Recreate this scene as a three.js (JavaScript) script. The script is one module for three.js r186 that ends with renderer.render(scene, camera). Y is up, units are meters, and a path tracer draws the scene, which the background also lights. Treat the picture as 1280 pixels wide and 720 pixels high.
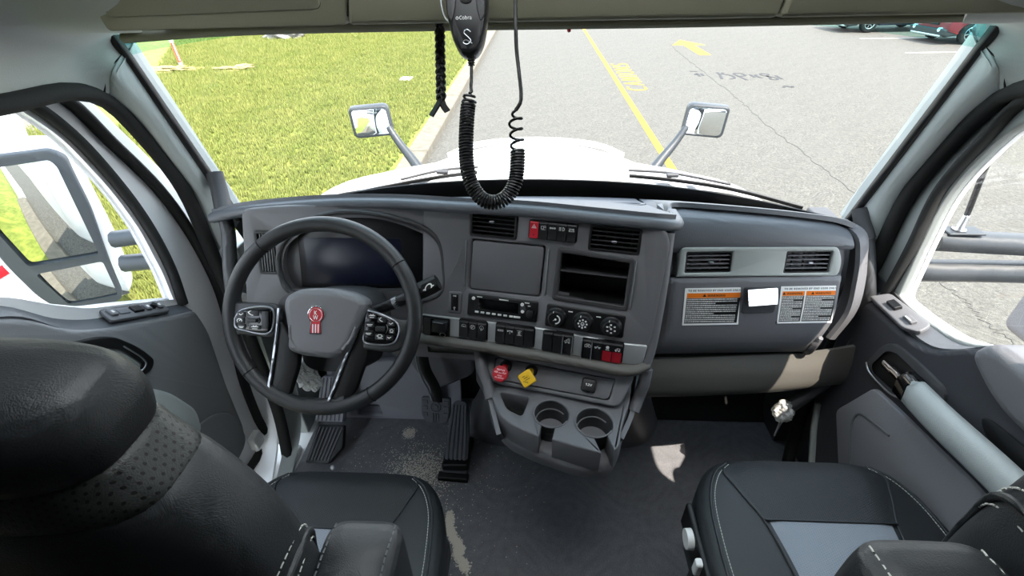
import * as THREE from 'three';
import { RoundedBoxGeometry } from 'three/addons/geometries/RoundedBoxGeometry.js';
import { mergeGeometries, toCreasedNormals } from 'three/addons/utils/BufferGeometryUtils.js';
import { ImprovedNoise } from 'three/addons/math/ImprovedNoise.js';

// ------------------------------------------------------------------ camera, sky, sun, exposure
const scene = new THREE.Scene();
const R = THREE.MathUtils.degToRad;
// y = 0 is the cab floor, the road lies 1.25 m below it; the truck looks along -z
const camera = new THREE.PerspectiveCamera(2 * THREE.MathUtils.radToDeg(Math.atan(360 / 600)), 1280 / 720, 0.02, 400);
camera.position.set(0, 1.6, 0);
camera.rotation.set(R(-34.6), R(3.1), R(-1), 'YXZ');
scene.add(camera);
const SUN = new THREE.Vector3(1, 2.45, 0.93).normalize();
// a hazy early-summer sky: pale near the horizon, soft blue overhead, the same all the way round
{
  const w = 64, h = 64, d = new Float32Array(w * h * 4);
  for (let r = 0; r < h; r++) {
    const up = Math.max(0, Math.sin(((r + 0.5) / h - 0.5) * Math.PI)), k = Math.pow(up, 0.55);
    for (let c = 0; c < w; c++) d.set([1.0 - 0.37 * k, 1.0 - 0.21 * k, 1.0 - 0.04 * k, 1], (r * w + c) * 4);
  }
  const t = new THREE.DataTexture(d, w, h, THREE.RGBAFormat, THREE.FloatType);
  t.mapping = THREE.EquirectangularReflectionMapping; t.minFilter = t.magFilter = THREE.LinearFilter; t.needsUpdate = true;
  scene.background = scene.environment = t;
}
scene.backgroundIntensity = scene.environmentIntensity = 1.45;
const sun = new THREE.DirectionalLight(0xfff4e6, 4);
sun.name = 'sun';
sun.position.copy(SUN).multiplyScalar(40).add(new THREE.Vector3(0, 0, -8));
sun.target.position.set(0, 0, -8);
sun.castShadow = true;
sun.shadow.mapSize.set(4096, 4096);
Object.assign(sun.shadow.camera, { left: -30, right: 30, top: 30, bottom: -30, near: 1, far: 100 });
sun.shadow.bias = -0.0004;
scene.add(sun, sun.target);
const renderer = new THREE.WebGLRenderer({ antialias: true });
renderer.toneMapping = THREE.LinearToneMapping;
renderer.toneMappingExposure = 3.7;
renderer.shadowMap.enabled = true;

// ------------------------------------------------------------------ helpers
let seed = 20240611;
const rnd = () => { seed = (seed * 1664525 + 1013904223) >>> 0; return seed / 4294967296; };
const V = (x, y, z) => new THREE.Vector3(x, y, z);
const noise = new ImprovedNoise();

// a flat working frame: o origin, u right, v up, n towards the viewer's side
class Frame {
  constructor(o, u, v) {
    this.o = V(...o); this.u = V(...u).normalize(); this.v = V(...v).normalize(); this.n = this.u.clone().cross(this.v);
    this.m = new THREE.Matrix4().makeBasis(this.u, this.v, this.n).setPosition(this.o);
  }
  at(u, v, n = 0) { return V(u, v, n).applyMatrix4(this.m); }
  put(g) { g.applyMatrix4(this.m); return g; }
}
function tilted(o, yaw, tilt) {           // yaw > 0 faces the driver's side, tilt > 0 faces up
  const a = R(yaw), t = R(tilt), ca = Math.cos(a), sa = Math.sin(a);
  return new Frame(o, [ca, 0, sa], [sa * Math.sin(t), Math.cos(t), -ca * Math.sin(t)]);
}

const counts = {};
function numbered(name) {
  const n = counts[name] = (counts[name] ?? -1) + 1;
  return n ? `${name}_${String(n).padStart(3, '0')}` : name;
}
function thing(name, label, category, at = [0, 0, 0], group) {
  const g = new THREE.Group();
  g.name = numbered(name); g.position.set(...at); g.userData = { label, category };
  if (group) g.userData.group = group;
  g.off = V(...at);
  scene.add(g);
  return g;
}
function struct(name, at = [0, 0, 0]) {
  const g = new THREE.Group(); g.name = name; g.position.set(...at); g.userData = { kind: 'structure' }; g.off = V(...at);
  scene.add(g);
  return g;
}
// box-projected uv in metres, on geometry in world places
function boxUV(g) {
  const p = g.attributes.position, uv = new Float32Array(p.count * 2), a = V(), b = V(), c = V();
  for (let i = 0; i < p.count; i += 3) {
    a.fromBufferAttribute(p, i); b.fromBufferAttribute(p, i + 1); c.fromBufferAttribute(p, i + 2);
    const nx = Math.abs((b.y - a.y) * (c.z - a.z) - (b.z - a.z) * (c.y - a.y)), ny = Math.abs((b.z - a.z) * (c.x - a.x) - (b.x - a.x) * (c.z - a.z)), nz = Math.abs((b.x - a.x) * (c.y - a.y) - (b.y - a.y) * (c.x - a.x));
    [a, b, c].forEach((q, k) => {
      uv[(i + k) * 2] = nx > ny && nx > nz ? q.z : q.x;
      uv[(i + k) * 2 + 1] = ny >= nx && ny >= nz ? q.z : q.y;
    });
  }
  g.setAttribute('uv', new THREE.BufferAttribute(uv, 2));
}
function clean(g) {
  const keep = g.userData.uv;
  const q = g.index ? g.toNonIndexed() : g;
  for (const k of Object.keys(q.attributes)) if (!['position', 'normal', 'uv', 'color'].includes(k)) q.deleteAttribute(k);
  if (!q.attributes.normal) q.computeVertexNormals();
  if (!keep) boxUV(q);
  q.userData.uv = keep;
  return q;
}
function merge(list) {
  const gs = list.map(clean), keep = gs.some((g) => g.userData.uv);
  const g = gs.length > 1 ? mergeGeometries(gs, false) : gs[0];
  g.userData.uv = keep; g.ready = true;
  return g;
}
// geometry given in world places becomes a named mesh under its parent
function part(parent, name, geo, mat, label) {
  const g = Array.isArray(geo) ? merge(geo) : geo.ready ? geo : clean(geo);
  const off = parent.off ?? V(0, 0, 0);
  g.translate(-off.x, -off.y, -off.z);
  const m = new THREE.Mesh(g, mat);
  m.name = name; m.castShadow = m.receiveShadow = true; m.off = off;
  if (label) m.userData.label = label;
  parent.add(m);
  return m;
}
// rounded outline
function outline(pts, r = 0) {
  const s = new THREE.Shape(), n = pts.length;
  for (let i = 0; i < n; i++) {
    const p = new THREE.Vector2(...pts[i]), a = new THREE.Vector2(...pts[(i + n - 1) % n]), b = new THREE.Vector2(...pts[(i + 1) % n]);
    const rr = pts[i][2] ?? r, la = a.distanceTo(p), lb = b.distanceTo(p), k = Math.min(rr, la * 0.49, lb * 0.49);
    const p0 = p.clone().lerp(a, k / la), p1 = p.clone().lerp(b, k / lb);
    if (i === 0) s.moveTo(p0.x, p0.y); else s.lineTo(p0.x, p0.y);
    if (k > 1e-5) s.quadraticCurveTo(p.x, p.y, p1.x, p1.y);
  }
  s.closePath();
  return s;
}
const box4 = (u0, v0, u1, v1) => [[u0, v0], [u1, v0], [u1, v1], [u0, v1]];
// a plate in a frame: front face at n, going back by d; b is the bevel
function plate(f, pts, d, { n = 0, b = 0.002, r = 0.004, holes = [], hr = 0.003, seg = 2, raw = false } = {}) {
  const s = outline(pts, r);
  for (const h of holes) s.holes.push(outline(h, hr));
  const bb = Math.min(b, d * 0.45);
  const g = new THREE.ExtrudeGeometry(s, { depth: d - 2 * bb, bevelEnabled: bb > 0, bevelThickness: bb, bevelSize: bb, bevelOffset: -bb, bevelSegments: seg, curveSegments: 6 });
  g.translate(0, 0, n - d + bb);
  const gg = b > 0 ? toCreasedNormals(g, 0.7) : g;
  return raw ? gg : f.put(gg);
}
// printed face: uv taken from the frame's own u,v inside the given rectangle and sent to an atlas cell
function printed(g, u0, v0, u1, v1, cell = [0, 0, 1, 1]) {
  const q = g.index ? g.toNonIndexed() : g;
  const p = q.attributes.position, uv = new Float32Array(p.count * 2);
  for (let i = 0; i < p.count; i++) {
    const a = Math.min(1, Math.max(0, (p.getX(i) - u0) / (u1 - u0))), b = Math.min(1, Math.max(0, (p.getY(i) - v0) / (v1 - v0)));
    uv[i * 2] = cell[0] + (cell[2] - cell[0]) * a; uv[i * 2 + 1] = cell[1] + (cell[3] - cell[1]) * b;
  }
  q.setAttribute('uv', new THREE.BufferAttribute(uv, 2)); q.userData.uv = true;
  return q;
}
const rbox = (w, h, d, r = 0.003, seg = 2) => new RoundedBoxGeometry(w, h, d, seg, Math.min(r, w * 0.49, h * 0.49, d * 0.49));
function block(f, u, v, n, w, h, d, r = 0.003) { return f.put(rbox(w, h, d, r).translate(u, v, n)); }
// sweep a ring of [a, b] offsets along a path
function sweep(path, prof, { closed = false, n = 40, up = null, raw = false, flat = false } = {}) {
  const c = raw ? null : new THREE.CatmullRomCurve3(path, closed, 'centripetal');
  const P = [], T = [], cnt = raw ? path.length : n + 1;
  for (let i = 0; i < cnt; i++) {
    if (raw) { P.push(path[i]); T.push(path[Math.min(i + 1, cnt - 1)].clone().sub(path[Math.max(i - 1, 0)]).normalize()); } else { P.push(c.getPointAt(i / n)); T.push(c.getTangentAt(i / n)); }
  }
  let N = up ? up.clone() : Math.abs(T[0].y) < 0.9 ? V(0, 1, 0) : V(1, 0, 0);
  const pos = [], idx = [];
  let ring = 0;
  for (let i = 0; i < cnt; i++) {
    if (up) N = up.clone();
    N.addScaledVector(T[i], -N.dot(T[i])).normalize();
    const B = T[i].clone().cross(N), pr = typeof prof === 'function' ? prof(i / (cnt - 1)) : prof;
    ring = pr.length;
    for (const [a, b] of pr) pos.push(P[i].x + B.x * a + N.x * b, P[i].y + B.y * a + N.y * b, P[i].z + B.z * a + N.z * b);
  }
  for (let i = 0; i < cnt - 1; i++) for (let k = 0; k < ring; k++) {
    const a = i * ring + k, b = i * ring + ((k + 1) % ring), d = a + ring, e = b + ring;
    idx.push(a, d, b, b, d, e);
  }
  if (!closed) for (const [s, flip] of [[0, 0], [(cnt - 1) * ring, 1]]) for (let k = 1; k < ring - 1; k++) flip ? idx.push(s, s + k + 1, s + k) : idx.push(s, s + k, s + k + 1);
  const g = new THREE.BufferGeometry();
  g.setAttribute('position', new THREE.Float32BufferAttribute(pos, 3)); g.setIndex(idx);
  const q = g.toNonIndexed();
  return toCreasedNormals(q, flat ? 0.5 : 1.0);
}
const circle = (r, k = 12, rb = r) => Array.from({ length: k }, (_, i) => [Math.cos((i / k) * 2 * Math.PI) * r, Math.sin((i / k) * 2 * Math.PI) * rb]);
const rect = (w, h, c = 0.15) => { const a = w / 2, b = h / 2, k = Math.min(w, h) * c; return [[a - k, -b], [a, -b + k], [a, b - k], [a - k, b], [-a + k, b], [-a, b - k], [-a, -b + k], [-a + k, -b]]; };
const tube = (path, r, o = {}) => sweep(path, typeof r === 'function' ? (t) => circle(r(t), o.k ?? 12) : circle(r, o.k ?? 12), o);
// smooth sheet through rows of points, given a thickness on the side away from the normal
function loft(rows, { nu = 24, nv = 16, thick = 0.006, closedU = false, toward = V(0, 1.35, -0.45) } = {}) {
  let flip = false;
  const cr = (a, t) => new THREE.CatmullRomCurve3(a, false, 'centripetal').getPoint(t);
  const grid = [], cols = [];
  for (const row of rows) { const c = new THREE.CatmullRomCurve3(row, closedU, 'centripetal'); cols.push(Array.from({ length: nu + 1 }, (_, i) => c.getPoint(i / nu))); }
  for (let i = 0; i <= nu; i++) { const col = cols.map((q) => q[i]); grid.push(Array.from({ length: nv + 1 }, (_, j) => (rows.length > 2 ? cr(col, j / nv) : col[0].clone().lerp(col[1], j / nv)))); }
  // the front of the sheet is the side that faces the given point
  let vote = 0;
  for (let i = 0; i < nu; i += 2) for (let j = 0; j < nv; j += 2) { const a = grid[i][j], e1 = grid[i + 1][j].clone().sub(a), e2 = grid[i][j + 1].clone().sub(a); vote += e1.cross(e2).dot(toward.clone().sub(a).normalize()); }
  flip = vote < 0;
  const pos = [], idx = [], id = (i, j) => i * (nv + 1) + j;
  for (const c of grid) for (const p of c) pos.push(p.x, p.y, p.z);
  for (let i = 0; i < nu; i++) for (let j = 0; j < nv; j++) { const a = id(i, j), b = id(i + 1, j), c = id(i + 1, j + 1), d = id(i, j + 1); flip ? idx.push(a, c, b, a, d, c) : idx.push(a, b, c, a, c, d); }
  let g = new THREE.BufferGeometry();
  g.setAttribute('position', new THREE.Float32BufferAttribute(pos, 3)); g.setIndex(idx); g.computeVertexNormals();
  if (!thick) return g;
  const nn = g.attributes.normal, count = pos.length / 3, all = pos.slice(), ix = idx.slice();
  for (let i = 0; i < count; i++) all.push(pos[i * 3] - nn.getX(i) * thick, pos[i * 3 + 1] - nn.getY(i) * thick, pos[i * 3 + 2] - nn.getZ(i) * thick);
  for (let k = 0; k < idx.length; k += 3) ix.push(idx[k] + count, idx[k + 2] + count, idx[k + 1] + count);
  const side = (a, b) => { flip ? ix.push(a, b, b + count, a, b + count, a + count) : ix.push(a, b + count, b, a, a + count, b + count); };
  for (let i = 0; i < nu; i++) { side(id(i, 0), id(i + 1, 0)); side(id(i + 1, nv), id(i, nv)); }
  for (let j = 0; j < nv; j++) { side(id(nu, j), id(nu, j + 1)); side(id(0, j + 1), id(0, j)); }
  g = new THREE.BufferGeometry();
  g.setAttribute('position', new THREE.Float32BufferAttribute(all, 3)); g.setIndex(ix);
  return toCreasedNormals(g.toNonIndexed(), 0.9);
}
// a cushion-like body: rounded sections stacked along a path; sections are {c, a, b, ra, rb, e}
function stack(sections, { k = 36, n = 28 } = {}) {
  const S = (f) => { const c = new THREE.CatmullRomCurve3(sections.map(f), false, 'centripetal'); return (t) => c.getPoint(t); };
  // centres are interpolated by section number so that sections stay where they were put
  const lerpAt = (get, t) => { const x = t * (sections.length - 1), i = Math.min(sections.length - 2, Math.floor(x)), q = x - i, s = (a, b, c2, d) => 0.5 * (2 * b + (c2 - a) * q + (2 * a - 5 * b + 4 * c2 - d) * q * q + (3 * b - a - 3 * c2 + d) * q * q * q); const g = (j) => get(sections[Math.max(0, Math.min(sections.length - 1, j))]); return s(g(i - 1), g(i), g(i + 1), g(i + 2)); };
  const pos = [], idx = [];
  const push = (p) => pos.push(p.x, p.y, p.z);
  for (let j = 0; j <= n; j++) {
    const t = j / n, L = (f) => lerpAt(f, t), c = V(L((s) => s.c.x), L((s) => s.c.y), L((s) => s.c.z)), ra = L((s) => s.ra), rb = L((s) => s.rb), e = 2 / L((s) => s.e ?? 4);
    const a = sections[0].a, b = sections[0].b;
    for (let i = 0; i < k; i++) {
      const w = (i / k) * 2 * Math.PI, x = Math.sign(Math.cos(w)) * Math.abs(Math.cos(w)) ** e * ra, y = Math.sign(Math.sin(w)) * Math.abs(Math.sin(w)) ** e * rb;
      push(V(c.x + a.x * x + b.x * y, c.y + a.y * x + b.y * y, c.z + a.z * x + b.z * y));
    }
  }
  for (let j = 0; j < n; j++) for (let i = 0; i < k; i++) { const a = j * k + i, b = j * k + ((i + 1) % k); idx.push(a, b, a + k, b, b + k, a + k); }
  for (const [j, f] of [[0, 1], [n, 0]]) { const s0 = pos.length / 3; let c = V(0, 0, 0); for (let i = 0; i < k; i++) c.add(V(pos[(j * k + i) * 3], pos[(j * k + i) * 3 + 1], pos[(j * k + i) * 3 + 2])); push(c.multiplyScalar(1 / k)); for (let i = 0; i < k; i++) { const a = j * k + i, b = j * k + ((i + 1) % k); f ? idx.push(s0, b, a) : idx.push(s0, a, b); } }
  const g = new THREE.BufferGeometry();
  g.setAttribute('position', new THREE.Float32BufferAttribute(pos, 3)); g.setIndex(idx);
  return toCreasedNormals(g.toNonIndexed(), 1.1);
}
// stitches along a path
function stitches(path, { pitch = 0.009, len = 0.006, r = 0.0011 } = {}) {
  const c = new THREE.CatmullRomCurve3(path, false, 'centripetal'), n = Math.floor(c.getLength() / pitch), out = [];
  for (let i = 0; i < n; i++) { const a = c.getPointAt((i + 0.2) / n), b = c.getPointAt(Math.min(1, (i + 0.2 + len / pitch) / n)); out.push(sweep([a, a.clone().lerp(b, 0.5).add(V(0, 0.0004, 0)), b], circle(r, 5), { raw: true })); }
  return out;
}

// ------------------------------------------------------------------ materials
function noiseTex(size, fn, srgb = false, rep = 1) {
  const d = new Uint8Array(size * size * 4);
  for (let y = 0; y < size; y++) for (let x = 0; x < size; x++) { const c = fn(x / size, y / size), i = (y * size + x) * 4; d[i] = c[0] * 255; d[i + 1] = (c[1] ?? c[0]) * 255; d[i + 2] = (c[2] ?? c[0]) * 255; d[i + 3] = 255; }
  const t = new THREE.DataTexture(d, size, size);
  t.wrapS = t.wrapT = THREE.RepeatWrapping; t.magFilter = THREE.LinearFilter; t.minFilter = THREE.LinearMipmapLinearFilter; t.generateMipmaps = true;
  if (srgb) t.colorSpace = THREE.SRGBColorSpace;
  t.repeat.set(rep, rep); t.needsUpdate = true;
  return t;
}
// tileable noise
const tn = (x, y, f, z = 0) => { const a = x * 2 * Math.PI, b = y * 2 * Math.PI, k = f / (2 * Math.PI); return noise.noise(Math.cos(a) * k + 7 + z, Math.sin(a) * k + Math.cos(b) * k * 1.01 + z * 3, Math.sin(b) * k + 11); };
const clamp01 = (x) => Math.min(1, Math.max(0, x));
const grainT = noiseTex(256, (x, y) => [clamp01(0.5 + 0.6 * tn(x, y, 60) + 0.35 * tn(x, y, 110, 3))], false, 14);
const leatherT = noiseTex(256, (x, y) => [clamp01(0.5 + 0.7 * tn(x, y, 60, 5) + 0.3 * tn(x, y, 120, 8))], false, 14);
const rubberT = noiseTex(256, (x, y) => [clamp01(0.5 + 0.7 * (rnd() - 0.5) + 0.4 * tn(x, y, 70, 1))], false, 5);
const weaveT = noiseTex(128, (x, y) => { const u = (x * 16) % 1, v = (y * 16 + (Math.floor(x * 16) % 2) * 0.5) % 1; return [clamp01(1 - 1.6 * Math.hypot(u - 0.5, v - 0.5))]; }, false, 13);
const M = {};
const plastic = (hex, rough = 0.55, o = {}) => new THREE.MeshPhysicalMaterial({ color: hex, roughness: rough, bumpMap: grainT, bumpScale: 0.00025, ...o });
M.charcoal = plastic(0x67676a, 0.5);
M.charcoalDark = plastic(0x3c3c3e, 0.55);
M.padTop = plastic(0x585b60, 0.45);
M.black = new THREE.MeshPhysicalMaterial({ color: 0x0b0b0c, roughness: 0.5 });
M.blackGloss = new THREE.MeshPhysicalMaterial({ color: 0x08080a, roughness: 0.12 });
M.deepBlack = new THREE.MeshPhysicalMaterial({ color: 0x050505, roughness: 0.8 });
M.switch = new THREE.MeshPhysicalMaterial({ color: 0x151618, roughness: 0.45 });
M.lipBrown = plastic(0x5c5a55, 0.55);
M.pillar = plastic(0xb4bab8, 0.6);
M.pillarLow = plastic(0x77706b, 0.6);
M.header = plastic(0x85836f, 0.65);
M.headliner = plastic(0xbcbfba, 0.8);
M.silver = new THREE.MeshPhysicalMaterial({ color: 0xb9bcbe, roughness: 0.38, metalness: 0.55 });
M.greyTrim = plastic(0xa0a5a2, 0.45);
M.chrome = new THREE.MeshPhysicalMaterial({ color: 0xe6e8ea, roughness: 0.06, metalness: 1 });
M.satin = new THREE.MeshPhysicalMaterial({ color: 0xa9acb0, roughness: 0.3, metalness: 0.9 });
M.mirror = new THREE.MeshPhysicalMaterial({ color: 0xdde3e4, roughness: 0.015, metalness: 1 });
M.white = new THREE.MeshPhysicalMaterial({ color: 0xf2f2f3, roughness: 0.25, clearcoat: 0.6, clearcoatRoughness: 0.08 });
M.whitePrint = new THREE.MeshPhysicalMaterial({ color: 0xe2e2e0, roughness: 0.5 });
M.seal = new THREE.MeshPhysicalMaterial({ color: 0x1e1e1d, roughness: 0.85, bumpMap: rubberT, bumpScale: 0.0004 });
M.leather = new THREE.MeshPhysicalMaterial({ color: 0x222528, roughness: 0.5, bumpMap: leatherT, bumpScale: 0.0002 });
M.leatherSeat = new THREE.MeshPhysicalMaterial({ color: 0x222528, roughness: 0.5, bumpMap: leatherT, bumpScale: 0.0002 });
M.seatFabric = new THREE.MeshPhysicalMaterial({ color: 0x222528, roughness: 0.55, bumpMap: weaveT, bumpScale: 0.0008 });
M.seatInsert = new THREE.MeshPhysicalMaterial({ color: 0x868c95, roughness: 0.75, bumpMap: weaveT, bumpScale: 0.0008 });
M.thread = new THREE.MeshPhysicalMaterial({ color: 0xb8bab4, roughness: 0.8 });
M.threadDark = new THREE.MeshPhysicalMaterial({ color: 0x5c6063, roughness: 0.8 });
M.rimLeather = new THREE.MeshPhysicalMaterial({ color: 0x212224, roughness: 0.42, bumpMap: leatherT, bumpScale: 0.0003 });
M.red = new THREE.MeshPhysicalMaterial({ color: 0xb01322, roughness: 0.35 });
M.yellow = new THREE.MeshPhysicalMaterial({ color: 0xe3b417, roughness: 0.4 });
M.rubber = new THREE.MeshPhysicalMaterial({ color: 0x5a5b60, roughness: 0.7, bumpMap: rubberT, bumpScale: 0.0005 });
M.doorLow = plastic(0x34353a, 0.6);
M.doorGrey = new THREE.MeshPhysicalMaterial({ color: 0x858489, roughness: 0.85, bumpMap: rubberT, bumpScale: 0.0004 });
M.glass = new THREE.MeshPhysicalMaterial({ color: 0xffffff, roughness: 0, transmission: 1, thickness: 0, ior: 1.45 });
M.shadeGlass = new THREE.MeshPhysicalMaterial({ color: 0x86d0cf, roughness: 0, transmission: 1, thickness: 0, ior: 1.45 });
M.shadeGlassPale = new THREE.MeshPhysicalMaterial({ color: 0xc4e8e2, roughness: 0, transmission: 1, thickness: 0, ior: 1.45 });
M.frit = new THREE.MeshPhysicalMaterial({ color: 0x121110, roughness: 0.6 });
M.doorPanel = plastic(0x7b7c7e, 0.6);
M.doorFrame = plastic(0x868a88, 0.6);
M.bag = new THREE.MeshPhysicalMaterial({ color: 0xf0f0ee, roughness: 0.25, transmission: 0.4, thickness: 0, ior: 1.4 });
M.firewall = plastic(0x8b8b93, 0.7);
M.mirrorArm = plastic(0x41464b, 0.45);
// ------------------------------------------------------------------ the ground outside
const GY = -1.25, LY = -1.12;
{
  const asphalt = noiseTex(512, (x, y) => { const s = rnd(), a = 0.5 + 0.5 * tn(x, y, 9), b = tn(x, y, 30, 4); const c = tn(x, y, 64, 9), d = tn(x, y, 130, 6); const v = clamp01(0.66 + 0.05 * a + 0.05 * b + 0.13 * c + 0.13 * d + (s > 0.86 ? 0.16 : s < 0.16 ? -0.16 : (s - 0.5) * 0.1)); return [v, v * 0.985, v * 0.95]; }, true, 0.5);
  M.asphalt = new THREE.MeshPhysicalMaterial({ color: 0x72716c, roughness: 0.95, map: asphalt });
  const conc = noiseTex(256, (x, y) => { const v = clamp01(0.8 + 0.1 * tn(x, y, 12) + 0.1 * (rnd() - 0.5)); return [v, v * 0.98, v * 0.94]; }, true, 0.7);
  M.concrete = new THREE.MeshPhysicalMaterial({ color: 0x7c786e, roughness: 0.95, map: conc });
  const turf = noiseTex(512, (x, y) => { const a = clamp01(0.5 + 0.55 * tn(x, y, 10) + 0.5 * tn(x, y, 34, 2) + 0.35 * (rnd() - 0.5)); return [0.33 + 0.18 * a, 0.385 + 0.14 * a, 0.13 + 0.09 * a]; }, true, 0.33);
  M.turf = new THREE.MeshPhysicalMaterial({ color: 0xffffff, roughness: 1, map: turf });
  M.yellowPaint = new THREE.MeshPhysicalMaterial({ color: 0xc08c10, roughness: 0.8, bumpMap: rubberT, bumpScale: 0.001 });
  M.palePaint = new THREE.MeshPhysicalMaterial({ color: 0xb5b2a9, roughness: 0.85 });
  M.chalk = new THREE.MeshPhysicalMaterial({ color: 0x2e2e30, roughness: 0.95 });
  M.crack = new THREE.MeshPhysicalMaterial({ color: 0x45433f, roughness: 1 });

  const road = struct('ground');
  part(road, 'asphalt', new THREE.BoxGeometry(62, 0.2, 110).translate(29.15, GY - 0.1, -30), M.asphalt);
  const lawn = struct('lawn_ground');
  part(lawn, 'turf', new THREE.BoxGeometry(40, 0.3, 110).translate(-22.2, LY - 0.15, -30), M.turf);

  const curb = struct('kerb');
  for (let i = 0; i < 12; i++) part(curb, 'kerb_stone', rbox(0.36, 0.3, 3.97, 0.03).translate(-2.02, LY - 0.13, 2 - i * 4), M.concrete);

  // paint on the road
  const lines = [['yellow_line', 2.21, -22, 0.13, 40, M.yellowPaint, 'long yellow line painted along the asphalt beside the lane', 'road line']];
  for (const [nm, x, z, w, l, m, lb, c] of lines) { const t = thing(nm, lb, c, [x, GY, z]); part(t, 'paint', new THREE.BoxGeometry(w, 0.006, l).translate(x, GY + 0.002, z), m); }
  [[13.5, -21.85, 'white parking line in front of the parked blue car'], [13.2, -18.5, 'white parking line nearer the truck, past the red car']].forEach(([x, z, lb]) => {
    const t = thing('parking_line', lb, 'road line', [x + 2, GY, z], 'parking lines'); part(t, 'paint', new THREE.BoxGeometry(5.6, 0.006, 0.12).rotateY(0.06).translate(x + 2, GY + 0.002, z), M.palePaint);
  });
  const af = new Frame([5.75, GY + 0.004, -20], [1, 0, 0], [0, 0, -1]);
  const ar = thing('painted_arrow', 'yellow direction arrow painted on the asphalt', 'road arrow', [5.75, GY, -20]);
  part(ar, 'paint', plate(af, [[-0.2, -1.75], [0.2, -1.75], [0.2, 0.45], [0.62, 0.45], [0, 1.85], [-0.62, 0.45], [-0.2, 0.45]], 0.006, { b: 0, r: 0.01 }), M.yellowPaint);
  // CAMIONS, read by drivers coming the other way
  const { FontLoader } = await import('three/addons/loaders/FontLoader.js');
  const { TextGeometry } = await import('three/addons/geometries/TextGeometry.js');
  const font = await new FontLoader().loadAsync('fonts/droid/droid_sans_regular.typeface.json');
  M.font = font; M.TextGeometry = TextGeometry;
  const tf = new Frame([2.62, GY + 0.003, -15], [0, 0, -1], [-1, 0, 0]);
  const tx = thing('road_lettering', 'yellow word CAMIONS painted on the asphalt beside the yellow line', 'road lettering', [2.62, GY, -15]);
  const wide = [];
  let word = 'CAMIONS', pen = -1.95;
  for (const ch of word) {
    const g = new TextGeometry(ch, { font, size: 0.62, depth: 0.006, curveSegments: 5 }); g.computeBoundingBox();
    const w = g.boundingBox.max.x - g.boundingBox.min.x;
    g.translate(-g.boundingBox.min.x, -0.3, 0); g.scale((ch === 'I' ? 0.09 : 0.44) / w, 0.82, 1); g.translate(pen, 0, 0); pen += ch === 'I' ? 0.25 : 0.61;
    part(tx, 'letter', new Frame([2.62, GY, -15], [0, 0, -1], [-1, 0, 0]).put(g), M.yellowPaint);
  }
  // grey scrawl on the asphalt
  const gr = thing('chalk_scrawl', 'dark hand sprayed scrawl of figures on the asphalt', 'ground marking', [5.8, GY, -14.6]);
  const gf = new Frame([5.82, GY, -14.7], [1, 0, 0.12], [0, 0, -1]);
  const stroke = (pts) => sweep(pts.map(([u, v]) => gf.at(u, v, 0.003)), rect(0.004, 0.075, 0.1).map(([a, b]) => [b, a]), { n: 24, up: V(0, 1, 0), flat: true });
  for (const s of [[[-0.72, -0.4], [-0.6, 0.2], [-0.58, 0.5]], [[-0.42, 0.5], [-0.5, 0.3], [-0.32, 0.1], [-0.36, -0.3], [-0.5, -0.4]], [[-0.1, -0.5], [-0.14, 0.4], [0.02, 0.45], [0.06, 0.1], [-0.12, 0]], [[0.24, -0.1], [0.24, 0.25]], [[0.38, -0.2], [0.36, 0.2], [0.42, 0.25]],
    [[0.62, 0.45], [0.52, 0.25], [0.66, 0], [0.58, -0.35], [0.7, -0.4], [0.78, -0.1], [0.62, 0.05], [0.76, 0.35], [0.62, 0.45]], [[0.88, -0.3], [0.9, 0.2]], [[0.5, -1.35], [0.62, -1.15], [0.72, -1.3], [0.8, -1.15]], [[-1.3, 0.1], [-1.2, 0.3]], [[-1.32, 0.6], [-1.1, 0.62]], [[-1.22, -0.1], [-1.2, 0.25]], [[-1.1, 0], [-1.08, 0.3]]])
    part(gr, 'stroke', stroke(s), M.chalk);
  // cracks
  const crack = (pts, lb) => {
    const t = thing('asphalt_crack', lb, 'crack', [pts[0][0], GY, pts[0][1]]); const c = new THREE.CatmullRomCurve3(pts.map(([x, z]) => V(x, GY + 0.001, z))), n = pts.length * 14, P = [];
    for (let i = 0; i <= n; i++) { const p = c.getPointAt(i / n); p.x += (rnd() - 0.5) * 0.09; P.push(p); }
    part(t, 'crack_seam', sweep(P, (q) => rect(0.008, 0.012 + 0.012 * Math.abs(noise.noise(q * 40, 3, 1)), 0.1).map(([a, b]) => [b, a]), { raw: true, up: V(0, 1, 0), flat: true }), M.crack);
  };
  crack([[5.1, -20.5], [4.98, -18.6], [4.84, -13.9], [4.73, -11.4], [4.61, -9.6], [4.62, -8.4], [4.57, -6.96], [4.6, -5.4]], 'long thin crack across the asphalt ahead of the truck');
  crack([[4.4, -5.2], [4.22, -4.1], [4.23, -3.9], [4.18, -3.6], [4.23, -3.4], [4.2, -3.2], [4.3, -2.6]], 'thin crack in the asphalt seen through the passenger window');

  // grass blades over the part of the lawn in view: one countless mass
  const bl = [];
  for (let k = 0; k < 5; k++) { const a = k * 1.3 + 0.4, w = 0.006, h = 0.05 + 0.012 * (k % 3), l = 0.022; const g = new THREE.BufferGeometry(); const cx = Math.cos(a), sx = Math.sin(a); g.setAttribute('position', new THREE.Float32BufferAttribute([-sx * w, 0, cx * w, sx * w, 0, -cx * w, cx * l, h, sx * l], 3)); g.computeVertexNormals(); bl.push(g); }
  M.blade = new THREE.MeshPhysicalMaterial({ color: 0xffffff, roughness: 0.9, side: THREE.DoubleSide });
  const N = 130000, grass = new THREE.InstancedMesh(mergeGeometries(bl), M.blade, N), mm = new THREE.Matrix4(), q = new THREE.Quaternion(), col = new THREE.Color(), Y = V(0, 1, 0);
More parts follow.
